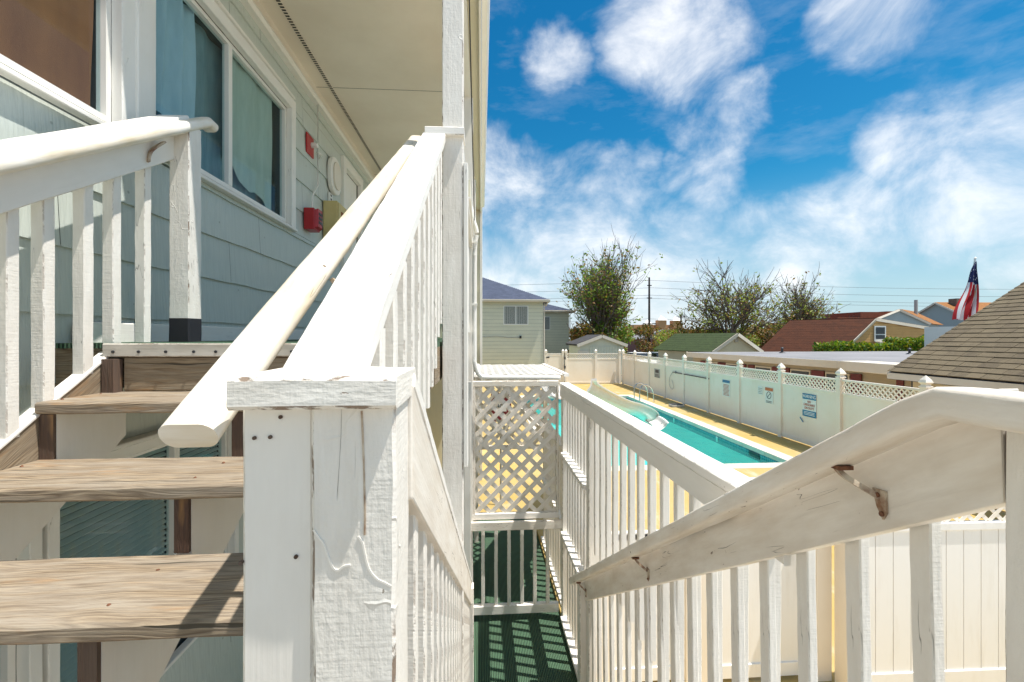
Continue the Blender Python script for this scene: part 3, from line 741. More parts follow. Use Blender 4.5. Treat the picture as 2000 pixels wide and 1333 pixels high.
m = MB(); m.box(WX+.15, WX+.16, 4.88, 5.18, 1.04, 1.40); m.build('cabinet_door', 'beige_box', r_, bevel=.004)
m = MB(); m.box(WX+.16, WX+.166, 4.96, 5.10, 1.12, 1.33); m.build('cabinet_window', 'curtain_brown', r_, bevel=.002)
r_ = fix('power_outlet', 'small white outlet plate just above the tan cabinet', 'outlet', 5.05, 1.46)
m = MB(); m.box(WX+.002, WX+.02, 5.02, 5.13, 1.46, 1.56); m.build('plate', 'sign_white', r_, bevel=.003)
for zz in (1.485, 1.525): m = MB(); m.box(WX+.02, WX+.022, 5.055, 5.095, zz, zz+.018); m.build('socket', 'sign_black', r_)

# ================================================================== UPPER WALKWAY
uw = thing('upper_walkway', 'second floor walkway deck covered in green turf carpet', 'walkway', (-.9, 4, -.25))
YL = 1.845
m = MB(); m.box(WX, -.19, YL+.035, YE, -.20, -.045); m.build('deck', 'wood_stringer', uw)
m = MB(); m.box(WX+.025, -.19, YL+.01, YE, -.045, -.025); m.build('carpet', 'carpet', uw)
m = MB(); m.timber((-1.44, YL, -.052), (-.20, YL, -.052), .02, .052, jit=.0012); ns = m.build('nosing_strip', 'metal_nosing', uw)
m = MB(); m.tube([(0, .0, 0), (0, -.004, 0)], .0055, 8); sme = m.mesh('screw', 'sign_black')
for i in range(13): place('screw', sme, ns, (-1.40 + i*.095 + rnd.uniform(-.01, .01), YL-.0105, -.058))
m = MB(); m.timber((WX+.02, 2.12, -.052), (-1.46, 2.12, -.052), .02, .05); m.build('nosing_strip', 'metal_nosing', uw)
m = MB(); m.timber((-.17, 2.2, -.13), (-.17, YE, -.13), .035, .18); m.build('rim_board', 'paint_smooth', uw)

# ================================================================== UPPER FLIGHT
st = thing('upper_staircase', 'weathered open tread wooden stair rising to the upper walkway', 'stairs', (-.8, 1.2, -1.8))
fronts = {1: 1.56, 2: 1.275, 3: .98, 4: .69}
for k, yf in fronts.items():
    z = -.025 - RISE*k
    n = 26; mb = MB(); prof = [(0, -.019), (0, .019)]
    # plank built across its length with a noisy section; crossing grain along x
    wdt = .305; a, c_, r0 = wdt/2, .019, .006
    pr = [(-a+r0, -c_), (a-r0, -c_), (a, -c_+r0), (a, c_-r0), (a-r0, c_), (-a+r0, c_), (-a, c_-r0), (-a, -c_+r0)]
    tilt = {3: .009, 4: .004}.get(k, .0)
    mb.sweep([(-1.43 + 1.21*i/n, yf+a - tilt*(i/n-.5)*0, z-.019) for i in range(n+1)], pr, (0, 0, 1), True, .0022); mb.smooth = True
    o = mb.build('tread', 'wood_tread', st)
    for xx in (-1.405, -.81, -.28):
        for dy in (.07, .22):
            q = MB(); q.tube([(xx + rnd.uniform(-.006, .006), yf+dy, z-.003), (xx, yf+dy, z+.0012)], .0045, 8); q.build('screw', 'rust', st)
# landing riser board under the nosing and dark end post
m = MB(); m.timber((-1.37, YL+.02, -.145), (-.20, YL+.02, -.145), .036, .13, jit=.002); m.build('riser_board', 'wood_stringer', st)
m = MB(); m.timber((-1.405, YL-.01, -.085), (-1.405, YL-.01, -.24), .05, .045, up=(0,1,0)); m.build('cleat', 'wood_dark', st)
# outer closed stringer with white cap
def strg(x0, x1, ytop, ybot, ztop_at, depth, mt, name='stringer', lab=None):
    """parallelogram board in the yz plane; ztop_at(y) upper edge"""
    m = MB(); m.prism([(x0, ybot, ztop_at(ybot)), (x0, ytop, ztop_at(ytop)), (x0, ytop, ztop_at(ytop)-depth), (x0, ybot, ztop_at(ybot)-depth)], (x1-x0, 0, 0))
    o = m.build(name, mt, st, bevel=.003); return o
zt = lambda y: -.066 + .55*(y-1.935)
zt = lambda y: -.075 + SL*(y-1.86)
strg(-1.47, -1.432, 1.86, .2, zt, .30, 'wood_stringer')
m = MB(); m.timber((-1.452, .2, zt(.2)+.006), (-1.452, 1.87, zt(1.87)+.006), .05, .014, jit=.002); m.build('stringer_cap', 'paint_cap', st)
strg(-1.475, -1.4705, 1.86, .2, lambda y: zt(y)-.004, .28, 'paint_smooth', 'stringer_skin')
# sawtooth stringers, inner left and middle: side white, cut ends dark
def saw(x0, x1):
    top = []
    for k in (4, 3, 2, 1):
        yf = fronts[k]; zz = -.025 - RISE*k - .039
        top += [(yf+.025, zz-RISE+.0), (yf+.025, zz)]
    ybs = YL+.03
    low = lambda y: -.632 + SL*(y-1.46) - .02
    top = [(fronts[4]+.025, low(fronts[4])+.0)] + top[1:] + [(ybs, -.064-RISE), (ybs, low(ybs))]
    m = MB(); m.prism([(x0, y, z) for y, z in top], (x1-x0, 0, 0))
    o = m.build('stringer', 'paint_smooth', st)
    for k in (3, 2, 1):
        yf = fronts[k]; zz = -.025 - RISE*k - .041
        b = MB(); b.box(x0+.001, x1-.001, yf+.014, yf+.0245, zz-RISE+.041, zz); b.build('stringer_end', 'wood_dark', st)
saw(-1.43, -1.385); saw(-.83, -.79); saw(-.30, -.262)

# ================================================================== MID LANDING (beneath and behind the camera)
ml = thing('stair_landing', 'half landing of wooden planks between the two flights', 'landing', (-.3, 0, -1.2))
for i in range(10):
    m = MB(); m.box(-1.45, .95, -.98+i*.142, -.98+i*.142+.138, -.998, -.96); m.build('plank', 'wood_tread', ml)
for x in (-1.40, .86):
    for y in (-.9, .33): m = MB(); m.box(x, x+.09, y, y+.09, -2.83, -.998); m.build('leg', 'paint_post', ml)

# ================================================================== LOWER FLIGHT
lf = thing('lower_staircase', 'lower wooden flight going down to the green turf walkway', 'stairs', (.35, 2, -2.83))
for k in range(1, 10):
    z = -.96 - RISE*k; y = .45 + RUN*(k-1)
    m = MB(); m.box(-.05, .74, y, y+.30, z-.038, z); m.build('tread', 'wood_tread', lf, bevel=.004)
for x in (-.088, .745):
    m = MB(); m.prism([(x, .45, -.93), (x, 3.22, -.93-SL*2.77), (x, 3.22, -2.83), (x, 3.0, -2.83), (x, .45, -1.22)], (.035, 0, 0)); m.build('stringer', 'paint_smooth', lf)

# ================================================================== NEWEL
nw = thing('newel_post', 'thick doubled white newel post with a flat block cap in the foreground', 'post', (-.2, .6, -.96))
m = MB(); m.timber((-.153, .607, -1.9), (-.153, .607, -.084), .099, .098, up=(0,1,0), seg=.02, jit=.0022); o = m.build('post', 'paint_post', nw); o['label'] = 'rough sawn front post with peeling ridges'
m = MB(); m.timber((-.2455, .614, -1.9), (-.2455, .614, -.084), .084, .092, up=(0,1,0), seg=.03, jit=.0010); m.build('post', 'paint_smooth', nw)
m = MB(); m.timber((-.289, .617, -.0645), (-.099, .617, -.0645), .158, .0385, seg=.012, jit=.0034, r=.005); m.build('post_cap', 'paint_post', nw)

ridges = [[(-0.2000, .5578, -0.2304), (-0.1940, .5578, -0.2397), (-0.1881, .5578, -0.2472), (-0.1833, .5578, -0.2615), (-0.1773, .5578, -0.2758), (-0.1713, .5578, -0.2797), (-0.1641, .5578, -0.2750), (-0.1563, .5578, -0.2740)], [(-0.1473, .5578, -0.2399), (-0.1425, .5578, -0.2474), (-0.1400, .5578, -0.2598), (-0.1352, .5578, -0.2784), (-0.1261, .5578, -0.2911), (-0.1170, .5578, -0.2963), (-0.1085, .5578, -0.3010)]]
crack = [(-0.1437, .5578, -0.0892), (-0.1419, .5578, -0.1243), (-0.1400, .5578, -0.1675), (-0.1394, .5578, -0.2106), (-0.1400, .5578, -0.2383)]
nails = [(-0.2722, -0.1219), (-0.2537, -0.1210), (-0.2417, -0.0970), (-0.2237, -0.2663), (-0.2882, -0.2716)]
for r__ in ridges:
    m = MB(); m.sweep(tubepath(r__, 4), [(-.0011, -.0009), (.0011, -.0009), (.0011, .0009), (-.0011, .0009)], up=(0, 1, .01), jit=.0006); m.build('paint_ridge', 'paint_smooth', nw)
m = MB(); m.sweep(tubepath(crack, 4), [(-.0011, -.001), (.0011, -.001), (.0011, .001), (-.0011, .001)], up=(0, 1, .01), jit=.0006); m.build('paint_crack', 'bracket_paint', nw)
for (x, z) in nails: m = MB(); m.tube([(x, .5705, z), (x, .5655, z)], .0024, 8); m.build('nail', 'wood_dark', nw)

# ================================================================== RIGHT-HAND RAIL OF THE UPPER FLIGHT
zr = lambda y: -.474 + .66*y
ur = thing('stair_railing', 'sunlit white railing climbing from the thick newel post to the porch post', 'railing', (-.2, 1.2, -.96), 'stair railings')
m = MB(); m.timber((-.2135, .62, zr(.62)), (-.2135, 2.11, zr(2.11)), .103, .038, jit=.0018); m.build('cap_rail', 'paint_cap', ur)
m = MB(); m.timber((-.2135, .70, zr(.70)-.063), (-.2135, 2.09, zr(2.09)-.063), .036, .088); m.build('lower_board', 'paint_rail', ur)
# handrail loaf
def stadium(wd, ht, n=6, k=.46):
    r = ht*k; a = wd/2-r; c = ht/2-r; pts = []
    for cx, cy, t0 in ((a, -c, -90), (a, c, 0), (-a, c, 90), (-a, -c, 180)):
        for i in range(n): t = R(t0+90*i/(n-1)); pts.append((cx+r*math.cos(t), cy+r*math.sin(t)))
    return pts
def loaf(wd, ht, n=10):
    a = wd/2; pts = [(-a*.62, -ht*.5), (a*.62, -ht*.5), (a*.70, -ht*.28), (a, -ht*.16)]
    for i in range(1, n): 
        t = math.pi*i/n; pts.append((a*math.cos(t), -.02*ht + ht*.52*math.sin(t)))
    pts += [(-a, -ht*.16), (-a*.70, -ht*.28)]
    return pts
hz = lambda y: -.115 + .62*(y-.56)
m = MB(); P0 = Vector((-.341, .555, -.116)); P1 = Vector((-.341, 2.42, 1.038))
m.sweep([P0.lerp(P1, i/50) for i in range(51)], stadium(.066, .036), jit=.0012); m.smooth = True; m.build('handrail', 'paint_handrail', ur)
for yy in (1.0, 1.75):
    z0 = hz(yy)
    b = MB(); b.sweep(tubepath([(-.228, yy, z0-.10), (-.27, yy, z0-.095), (-.318, yy, z0-.035)]), [(-.012, -.004), (.012, -.004), (.012, .004), (-.012, .004)]); b.build('bracket', 'bracket_paint', ur)
pm = {}
def picket(L, wx, wy, mt='paint_picket'):
    key = (round(L, 3), wx, wy, mt)
    if key not in pm:
        b = MB(); b.timber((0, 0, 0), (0, 0, L), wx, wy, up=(0, 1, 0), seg=.07, jit=.0018, r=.003); pm[key] = b.mesh('baluster', mt)
    return pm[key]
y = .77
while y < 2.0:
    top = zr(y)-.02; L = round(.68 + .02*round((y*7) % 2), 2)
    place('baluster', picket(L, .036, .036), ur, (-.180, y, top-L)); y += .112

# ================================================================== LEFT RAIL OF THE UPPER FLIGHT
lr = thing('stair_railing', 'left white stair railing against the green siding with widely spaced balusters', 'railing', (-1.45, 1.2, -1.2), 'stair railings')
zl = lambda y: .965 + .60*(y-2.2)
m = MB(); m.timber((-1.45, .2, zl(.2)+.03), (-1.45, 2.26, zl(2.26)+.03), .135, .036, jit=.0015); m.build('cap_rail', 'paint_cap', lr)
m = MB(); m.timber((-1.425, .2, zl(.2)-.065), (-1.425, 2.2, zl(2.2)-.065), .036, .14, jit=.0015); m.build('side_board', 'paint_smooth', lr)
m = MB(); P0 = Vector((-1.37, .2, zl(.2)+.02)); P1 = Vector((-1.37, 2.36, zl(2.36)+.005))
pts = [P0.lerp(P1, i/50) for i in range(51)] + [Vector((-1.37, 2.41, zl(2.36)-.0))]
m.sweep(pts, stadium(.074, .050), jit=.0012); m.smooth = True; m.build('handrail', 'paint_handrail', lr)
b = MB(); zz = zl(2.02)-.03; b.sweep(tubepath([(-1.405, 2.02, zz-.09), (-1.40, 2.03, zz-.04), (-1.38, 2.08, zz+.02)]), [(-.014, -.004), (.014, -.004), (.014, .004), (-.014, .004)]); b.build('bracket', 'bracket_paint', lr)
for (y0, w_) in ((1.34, .04), (1.495, .04), (1.612, .042), (1.765, .042), (1.895, .042), (2.06, .040), (1.2, .04), (1.06, .04), (.92, .04)):
    zb = max(-1.2, zt(y0)-.0) if y0 < 1.9 else -.024
    top = zl(y0)-.06
    place('baluster', picket(round(top-zb, 2), .042, w_), lr, (-1.452, y0, zb))
m = MB(); m.timber((-1.385, 2.235, .085), (-1.385, 2.235, zl(2.2)+.02), .088, .095, up=(0,1,0), seg=.04, jit=.0018); m.build('post', 'paint_post', lr)
m = MB(); m.timber((-1.385, 2.235, -.024), (-1.385, 2.235, .085), .090, .097, up=(0,1,0), seg=.03, jit=.002); m.build('post_base', 'black_rubber', lr)

# ================================================================== PORCH POSTS
def porch(y, zlo, zhi, label, mt='paint_post'):
    r_ = thing('porch_post', label, 'post', (-.13, y, zlo), 'porch posts')
    m = MB(); m.timber((-.131, y, zlo), (-.131, y, zhi), .096, .092, up=(0,1,0), seg=.05, jit=.0014); m.build('shaft', mt, r_)
    return r_
r_ = porch(2.15, -2.83, 2.36, 'white square porch post where the sunlit stair rail ends')
m = MB(); m.timber((-.255, 2.14, .935), (-.078, 2.14, .935), .125, .036, jit=.0012); m.build('collar', 'paint_cap', r_)
m = MB(); m.box(-.082, -.062, 2.10, 2.19, -.6, .80); m.build('corner_strip', 'trim_white', r_, bevel=.003)
porch(4.56, -2.83, 2.36, 'white porch post beside the lattice screen', 'paint_smooth')
r_ = thing('beam_box', 'white boxed beam end hanging beside the middle porch post', 'beam', (-.10, 3.6, .95))
m = MB(); m.box(-.165, -.078, 3.2, 4.45, .98, 1.10); m.build('box_face', 'cream_paint', r_, bevel=.003); m = MB(); m.box(-.170, -.073, 3.2, 4.46, .968, .98); m.build('box_underside', 'trim_white', r_)
m = MB(); m.beam((-.074, 2.2, 2.33), (-.066, 4.45, 1.08), .008, .008); m.build('cable', 'sign_black', r_)
porch(6.9, -2.83, 2.36, 'farthest white porch post in front of the cream end wall', 'paint_smooth')
wg = thing('walkway_guard', 'white guard railing along the open edge of the upper walkway', 'railing', (-.13, 4, -.03))
for (a, b) in ((2.2, 4.51), (4.61, 6.85), (6.95, 8.98)):
    m = MB(); m.timber((-.13, a, .90), (-.13, b, .90), .09, .036); m.build('top_rail', 'paint_smooth', wg)
    m = MB(); m.timber((-.13, a, .07), (-.13, b, .07), .036, .07); m.build('bottom_rail', 'paint_smooth', wg)
    y = a+.09
    while y < b-.03: place('baluster', picket(.78, .032, .032, 'paint_smooth'), wg, (-.13, y, .10)); y += .125

# ================================================================== INNER RAIL OF THE LOWER FLIGHT
ir = thing('stair_railing', 'white railing dropping from the thick newel post down the lower flight', 'railing', (-.09, 2, -2.83), 'stair railings')
zi = lambda y: -.095 - SL*(y-.70)
XA, XB = -.085, -.072
m = MB(); m.prism([(-.131, .655, zi(.655)), (-.104, 3.35, zi(3.35)), (-.104, 3.35, zi(3.35)-.165), (-.131, .655, zi(.655)-.165)], (.034, 0, 0)); m.build('side_board', 'paint_rail', ir, bevel=.003)
m = MB(); m.timber((-.128, .67, zi(.67)+.012), (-.100, 3.38, zi(3.38)+.012), .066, .026, jit=.0014); m.build('cap_rail', 'paint_cap', ir)
y = .76
while y < 3.3:
    top = zi(y)-.12; place('baluster', picket(.78, .036, .036), ir, (-.125+.009*(y-.7), y, top-.78)); y += .118
m = MB(); m.timber((-.10, 3.36, -2.83), (-.10, 3.36, zi(3.36)-.02), .088, .088, up=(0,1,0)); m.build('post', 'paint_post', ir)

# ================================================================== RIGHT RAIL OF THE LOWER FLIGHT
rr = thing('stair_railing', 'shaded white railing with a thick worn handrail on steel brackets at right', 'railing', (.8, 2, -2.83), 'stair railings')
zrr = lambda y: -.10 - SL*(y-.72)
zb_t = lambda y: -.105 - .632*(y-.683)
zb_b = lambda y: -.235 - .632*(y-.609)
m = MB(); m.prism([(.785, .640, zb_t(.640)), (.785, 3.42, zb_t(3.42)), (.785, 3.42, zb_b(3.42)), (.785, .634, zb_b(.634))], (.034, 0, 0)); m.build('side_board', 'paint_rail', rr, bevel=.003)
P0 = Vector((.735, .676, -.104)); P1 = Vector((.735, 3.62, -1.965))
pts = [Vector((.735, y_, -.103)) for y_ in (-.6, -.3, 0, .2, .35, .5, .58, .63, .66)] + [P0.lerp(P1, i/80) for i in range(1, 81)]
m = MB(); m.sweep(pts, stadium(.066, .050, 4, .22), jit=.0015); m.smooth = True; m.build('handrail', 'paint_worn', rr)
m = MB(); m.box(.788, .812, .624, .634, -.245, -.115); m.build('end_gap_filler', 'wood_dark', rr)  # dark block put in the open gap for its shade and rot
for yy in (.90, 2.15, 3.42):
    z0 = -.104 - .632*(yy-.676) - .026
    b = MB(); b.sweep(tubepath([(.735, yy, z0+.002), (.745, yy-.018, z0-.016), (.783, yy-.055, z0-.045)], 3), [(-.005, -.004), (.005, -.004), (.005, .004), (-.005, .004)], up=(0, 1, 0)); br = b.build('bracket', 'bracket_paint', rr)
    b = MB(); b.prism([(.7845, yy-.070, z0-.028), (.7845, yy-.040, z0-.030), (.7845, yy-.050, z0-.062), (.7845, yy-.064, z0-.085), (.7845, yy-.072, z0-.070)], (-.005, 0, 0)); b.build('bracket_plate', 'bracket_paint', br)
    b = MB(); b.box(.718, .750, yy-.03, yy+.035, z0+.002, z0+.010); b.build('saddle', 'rust', br)
    for zz, dy_ in ((-.040, -.054), (-.074, -.064)): b = MB(); b.tube([(.781, yy+dy_, z0+zz), (.776, yy+dy_, z0+zz)], .005, 8); b.build('screw', 'rust', br)
y = .782; i = 0
while y < 3.4:
    L = .95; mm = picket(L, .024, .044)
    place('baluster', mm, rr, (.832, y, zb_t(y)-.03-L), rot=(R(-1.5), R(rnd.uniform(-.3, .3)), 0)); y += .158; i += 1
m = MB(); m.timber((.812, .575, -1.9), (.818, .575, -.09), .09, .098, up=(0,1,0), jit=.0018); m.build('post', 'paint_post', rr)
m = MB(); m.timber((.80, 3.5, -2.83), (.80, 3.5, zb_t(3.5)), .088, .088, up=(0,1,0), jit=.0018); m.build('post', 'paint_post', rr)
m = MB(); m.box(.785, .819, -.6, .52, -.25, -.09); m.build('side_board', 'paint_rail', rr, bevel=.003)

# ================================================================== SIDE GUARD beside the pool
sg = thing('side_guard', 'level topped white guard wall of balusters between the stairs and the pool', 'railing', (.9, 3, -2.83))
m = MB(); m.timber((.843, 1.15, -.486), (.843, 4.60, -.486), .100, .036, jit=.0013); m.build('cap_rail', 'paint_cap', sg)
m = MB(); m.timber((.812, 1.15, -.555), (.812, 4.58, -.555), .030, .10, jit=.0012); m.build('side_board', 'paint_smooth', sg)
for y in (4.50, 3.40): m = MB(); m.timber((.845, y, -2.83), (.845, y, -.506), .085, .088, up=(0,1,0)); m.build('post', 'paint_post', sg)
y = 1.28
while y < 3.35:
    place('baluster', picket(1.0, .034, .036), sg, (.846, y, -1.60), rot=(R(rnd.uniform(-.5, .5)), 0, 0)); y += .155
# upper, middle and lower tiers near the lattice screen
for (z0, z1) in ((-1.12, -.60), (-1.90, -1.20), (-2.74, -1.98)):
    y = 3.52
    while y < 4.45: place('baluster', picket(round(z1-z0, 2), .034, .034), sg, (.845, y, z0)); y += .118
for z in (-1.16, -1.94, -2.78):
    m = MB(); m.timber((.83, 3.45, z), (.83, 4.455, z), .10, .036); m.build('cross_rail', 'paint_cap', sg)
for (z0, z1) in ((-1.90, -1.20), (-2.74, -1.98)):
    y = 4.72
    while y < 6.2: place('baluster', picket(round(z1-z0, 2), .034, .034), sg, (.865, y, z0)); y += .118
for z in (-1.16, -1.94, -2.78):
    m = MB(); m.timber((.865, 4.64, z), (.865, 6.26, z), .09, .036); m.build('cross_rail', 'paint_cap', sg)
# ================================================================== LATTICE SCREENS at the foot of the stairs
ls = thing('lattice_screen', 'white diamond lattice screen with a baluster gate below it at the stair foot', 'lattice screen', (.35, 4.55, -2.83), 'lattice screens')
XL, XR = -.083, .775
YS = 4.55
m = MB(); m.timber((XL, YS, -.47), (XR, YS, -.47), .05, .055); m.build('top_rail', 'paint_rail', ls)
m = MB(); m.timber((XL, YS, -1.79), (XR, YS, -1.79), .05, .06); m.build('middle_rail', 'paint_cap', ls)
m = MB(); m.timber((XL-.03, YS-.05, -1.87), (XR+.03, YS-.05, -1.87), .036, .085); m.build('middle_rail', 'paint_rail', ls)
m = MB(); m.timber((XL, YS, -2.72), (XR, YS, -2.72), .06, .085); m.build('bottom_rail', 'paint_cap', ls)
for x in (XL+.012, XR-.012): m = MB(); m.timber((x, YS, -1.76), (x, YS, -.50), .024, .05, up=(0,1,0)); m.build('side_stile', 'paint_rail', ls)
m = MB(); m.timber((XL-.05, YS-.1, -2.83), (XL-.05, YS-.1, -.44), .07, .05, up=(0,1,0)); m.build('side_post', 'paint_smooth', ls)
lattice(ls, (XL+.024, YS, -1.76), (1,0,0), (0,0,1), XR-XL-.048, 1.26, .109, .043, .007, 'paint_rail')
for i in range(6): place('baluster', picket(.75, .034, .034), ls, (XL+.10+i*.130, YS, -2.68))
l2 = thing('lattice_screen', 'second lattice screen farther back behind the first one', 'lattice screen', (.35, 6.3, -2.83), 'lattice screens')
lattice(l2, (-.05, 6.3, -1.50), (1,0,0), (0,0,1), .92, 1.05, .109, .043, .007, 'paint_rail')
m = MB(); m.timber((-.06, 6.3, -.43), (.88, 6.3, -.43), .045, .04); m.build('top_rail', 'paint_rail', l2)
m = MB(); m.timber((-.06, 6.3, -1.53), (.88, 6.3, -1.53), .045, .05); m.build('bottom_rail', 'paint_rail', l2)
for x in (-.07, .89): m = MB(); m.timber((x, 6.3, -2.83), (x, 6.3, -.41), .06, .05, up=(0,1,0)); m.build('side_post', 'paint_rail', l2)
rl = thing('lattice_canopy', 'sunlit flat lattice sheet lying across the tops of the lattice screens', 'lattice canopy', (.4, 5.4, -.42), None)
lattice(rl, (-.04, 4.62, -.392), (1,0,0), (0,1,0), .90, 1.70, .109, .036, .007, 'white_gel')
for x in (-.05, .87): m = MB(); m.timber((x, 4.6, -.392), (x, 6.35, -.392), .05, .03); m.build('edge_strip', 'paint_cap', rl)
# sign behind the lattice
r_ = thing('room_sign', 'maroon notice board with white lettering seen through the lattice', 'sign', (.32, 7.6, -2.83))
m = MB(); m.box(.16, .50, 7.6, 7.62, -1.42, -.94); m.build('board', 'sign_maroon', r_, bevel=.003)
m = MB(); m.box(.24, .42, 7.594, 7.5995, -1.25, -1.08); m.build('number_plate', 'sign_white', r_)
m = MB(); m.tube([(.33, 7.64, -2.83), (.33, 7.64, -1.0)], .02, 8); m.build('pole', 'sign_grey', r_)
def text(s, size, loc, rot, mt, parent, name='lettering', ext=.0008, sx=1.0):
    cu = bpy.data.curves.new(name, 'FONT'); cu.body = s; cu.size = size; cu.align_x = 'CENTER'; cu.align_y = 'CENTER'; cu.extrude = ext; cu.offset = size*.012
    o = bpy.data.objects.new('tmp', cu); C.objects.link(o)
    dg = bpy.context.evaluated_depsgraph_get(); me = bpy.data.meshes.new_from_object(o.evaluated_get(dg)); bpy.data.objects.remove(o)
    me.materials.clear(); me.materials.append(MATS[mt])
    q = Vector((loc[0], loc[1], loc[2]+E)) - wloc(parent)
    p = link(name, me, parent, q, rot=rot); p.scale = (sx, 1, 1); return p
text('ATTENTION', .062, (.33, 7.597, -1.0), (R(90), 0, 0), 'lettering_white', r_)
text('309', .10, (.33, 7.591, -1.165), (R(90), 0, 0), 'sign_black', r_)
# downspout that bends over the lattice
r_ = thing('downspout', 'white downspout with a bent foot running over the lattice screen', 'downspout', (-.07, 4.5, -.4))
m = MB(); m.tube(tubepath([(-.10, 4.42, 1.25), (-.075, 4.40, 1.12), (-.045, 4.40, 1.0), (-.062, 4.40, .85), (-.065, 4.40, .4), (-.066, 4.40, -.15), (-.06, 4.40, -.27), (-.02, 4.42, -.37), (.05, 4.45, -.395), (.4, 4.46, -.40), (.78, 4.46, -.405)], 5), .022, 10); m.build('pipe', 'trim_white', r_)
for z in (.9, .3): m = MB(); m.box(-.09, -.038, 4.374, 4.426, z, z+.02); m.build('strap', 'trim_white', r_)

# ================================================================== SLIDE
sd = thing('pool_slide', 'curving white fibreglass pool slide flume ending over the water', 'pool slide', (3, 9, -2.83))
ctr = tubepath([(.88, 4.74, -.455), (1.12, 5.6, -.585), (1.62, 7.0, -.82), (2.60, 8.95, -1.26), (3.50, 10.5, -1.60), (4.18, 11.6, -1.90), (4.55, 12.05, -2.14), (4.72, 11.75, -2.33)], 7)
wd, hh, th = .27, .20, .012
inner = [(-wd*math.cos(t)*1.0, -hh*math.sin(t)) for t in [math.pi*i/10 for i in range(11)]]
outer = [(-(wd+th)*math.cos(t), -(hh+th)*math.sin(t)) for t in [math.pi*i/10 for i in range(11)]]
prof = [(-wd-.055, 0), (-wd-.055, .022), (-wd, .018)] + inner + [(wd, .018), (wd+.055, .022), (wd+.055, 0)] + outer[::-1]
m = MB(); m.sweep(ctr, prof, jit=0); m.smooth = True; m.build('flume', 'white_gel', sd)
for k in range(4, len(ctr)-1, 2):
    t = (ctr[k+1]-ctr[k-1]).normalized(); a = ctr[k]-t*.008; b = ctr[k]+t*.008
    m = MB(); m.sweep([a, b], [(x*.992, y*.992) for x, y in inner] + [(x*.955, y*.95) for x, y in inner[::-1]], jit=0); m.build('rib', 'white_gel', sd)
for (x, y, z) in ((1.67, 7.0, -1.02), (3.45, 10.4, -1.84)):
    m = MB(); m.tube([(x, y, -2.83 if y < 9 else -3.9), (x, y, z)], .035, 8); m.build('support_leg', 'white_gel', sd)
m = MB(); m.box(.93, 1.3, 4.62, 4.9, -.76, -.72); m.build('platform', 'white_gel', sd)

# ================================================================== POOL FENCE
FX = 8.45
def capmesh():
    b = MB(); b.lathe((0, 0, 0), [(.0, 0), (.108, 0), (.108, .022), (.078, .035), (.070, .062), (.105, .085), (.112, .10), (.085, .15), (.0, .235)], 4, math.pi/4); return b.mesh('post_cap', 'vinyl')
capm = capmesh()
pb = MB(); pb.box(-.064, .064, -.064, .064, 0, 1.86); postm = pb.mesh('fence_post', 'vinyl')
def fence_run(name, label, pts, solid_z=(-2.74, -1.34), lat=(-1.30, -1.05), top=-1.0, lat_on=True, grooves=.0, caps=True, vm='vinyl'):
    """pts: list of post positions; panels between"""
    r_ = thing(name, label, 'fence', (pts[0][0], pts[0][1], -2.83))
    for q in pts:
        place('fence_post', postm, r_, (q[0], q[1], -2.83 if caps else top-1.84), rot=(R(rnd.uniform(-.35, .35)), R(rnd.uniform(-.35, .35)), 0))
        if caps: place('post_cap', capm, r_, (q[0], q[1], -.97))
    for a, b in zip(pts, pts[1:]):
        a3, b3 = Vector((a[0], a[1], 0)), Vector((b[0], b[1], 0)); dr = (b3-a3).normalized(); a3 = a3+dr*.066; b3 = b3-dr*.066; up = Vector((0, 0, 1))
        L = (b3-a3).length; nn = dr.cross(up)
        def rail(z0, z1, wd_, nm='fence_rail'):
            m = MB(); m.beam(a3+up*(z0+z1)/2, b3+up*(z0+z1)/2, wd_, z1-z0); m.build(nm, vm, r_, bevel=.004)
        rail(solid_z[0]-.06, solid_z[0]+.05, .05); rail(solid_z[1]-.03, solid_z[1]+.03, .05); rail(top-.05, top, .05)
        if grooves:
            k = round(L/grooves); s_ = L/k
            for i in range(k):
                c = a3+dr*(s_*(i+.5)); m = MB(); m.obox(c+up*((solid_z[0]+.05+solid_z[1]-.03)/2), (dr, nn, up), (s_/2-.003, .012, (solid_z[1]-.03-solid_z[0]-.05)/2)); m.build('panel_board', vm, r_)
        else:
            m = MB(); m.obox((a3+b3)/2+up*((solid_z[0]+.05+solid_z[1]-.03)/2), (dr, nn, up), (L/2, .012, (solid_z[1]-.03-solid_z[0]-.05)/2)); m.build('fence_panel', vm, r_)
        if lat_on: lattice(r_, a3+up*(solid_z[1]+.03), dr, up, L, (top-.05)-(solid_z[1]+.03), .088, .030, .006, 'vinyl', pieces=False)
    return r_
ys = [26.67, 24.6, 22.4, 20.4, 18.45, 16.39, 14.37, 12.31, 10.18, 8.12, 6.05, 4.0]
bigf = fence_run('long_pool_fence', 'long cream vinyl fence with lattice top running beside the pool', [(FX, y) for y in ys])
farf = fence_run('far_pool_fence', 'short cream vinyl fence across the far end of the pool', [(FX-.14, 26.9), (6.85, 26.9), (5.05, 26.9)])
gt = fence_run('pool_gate', 'plain cream gate without lattice at the far end of the pool', [(4.88, 27.0), (3.85, 27.0)], solid_z=(-2.74, -1.10), lat_on=False)
for z in (-1.35, -1.9): m = MB(); m.box(4.93, 5.02, 26.83, 26.88, z, z+.16); m.build('latch', 'sign_black', gt)
m = MB(); m.box(3.86, 4.05, 26.93, 26.97, -1.28, -1.2); m.build('hinge', 'sign_black', gt)
nf = fence_run('near_vinyl_fence', 'close white vinyl board fence with lattice top right of the stairs', [(2.93, 3.45), (5.0, 3.42)], solid_z=(-2.74, -1.53), top=-1.16, lat_on=True, grooves=.15, vm='vinyl_near')
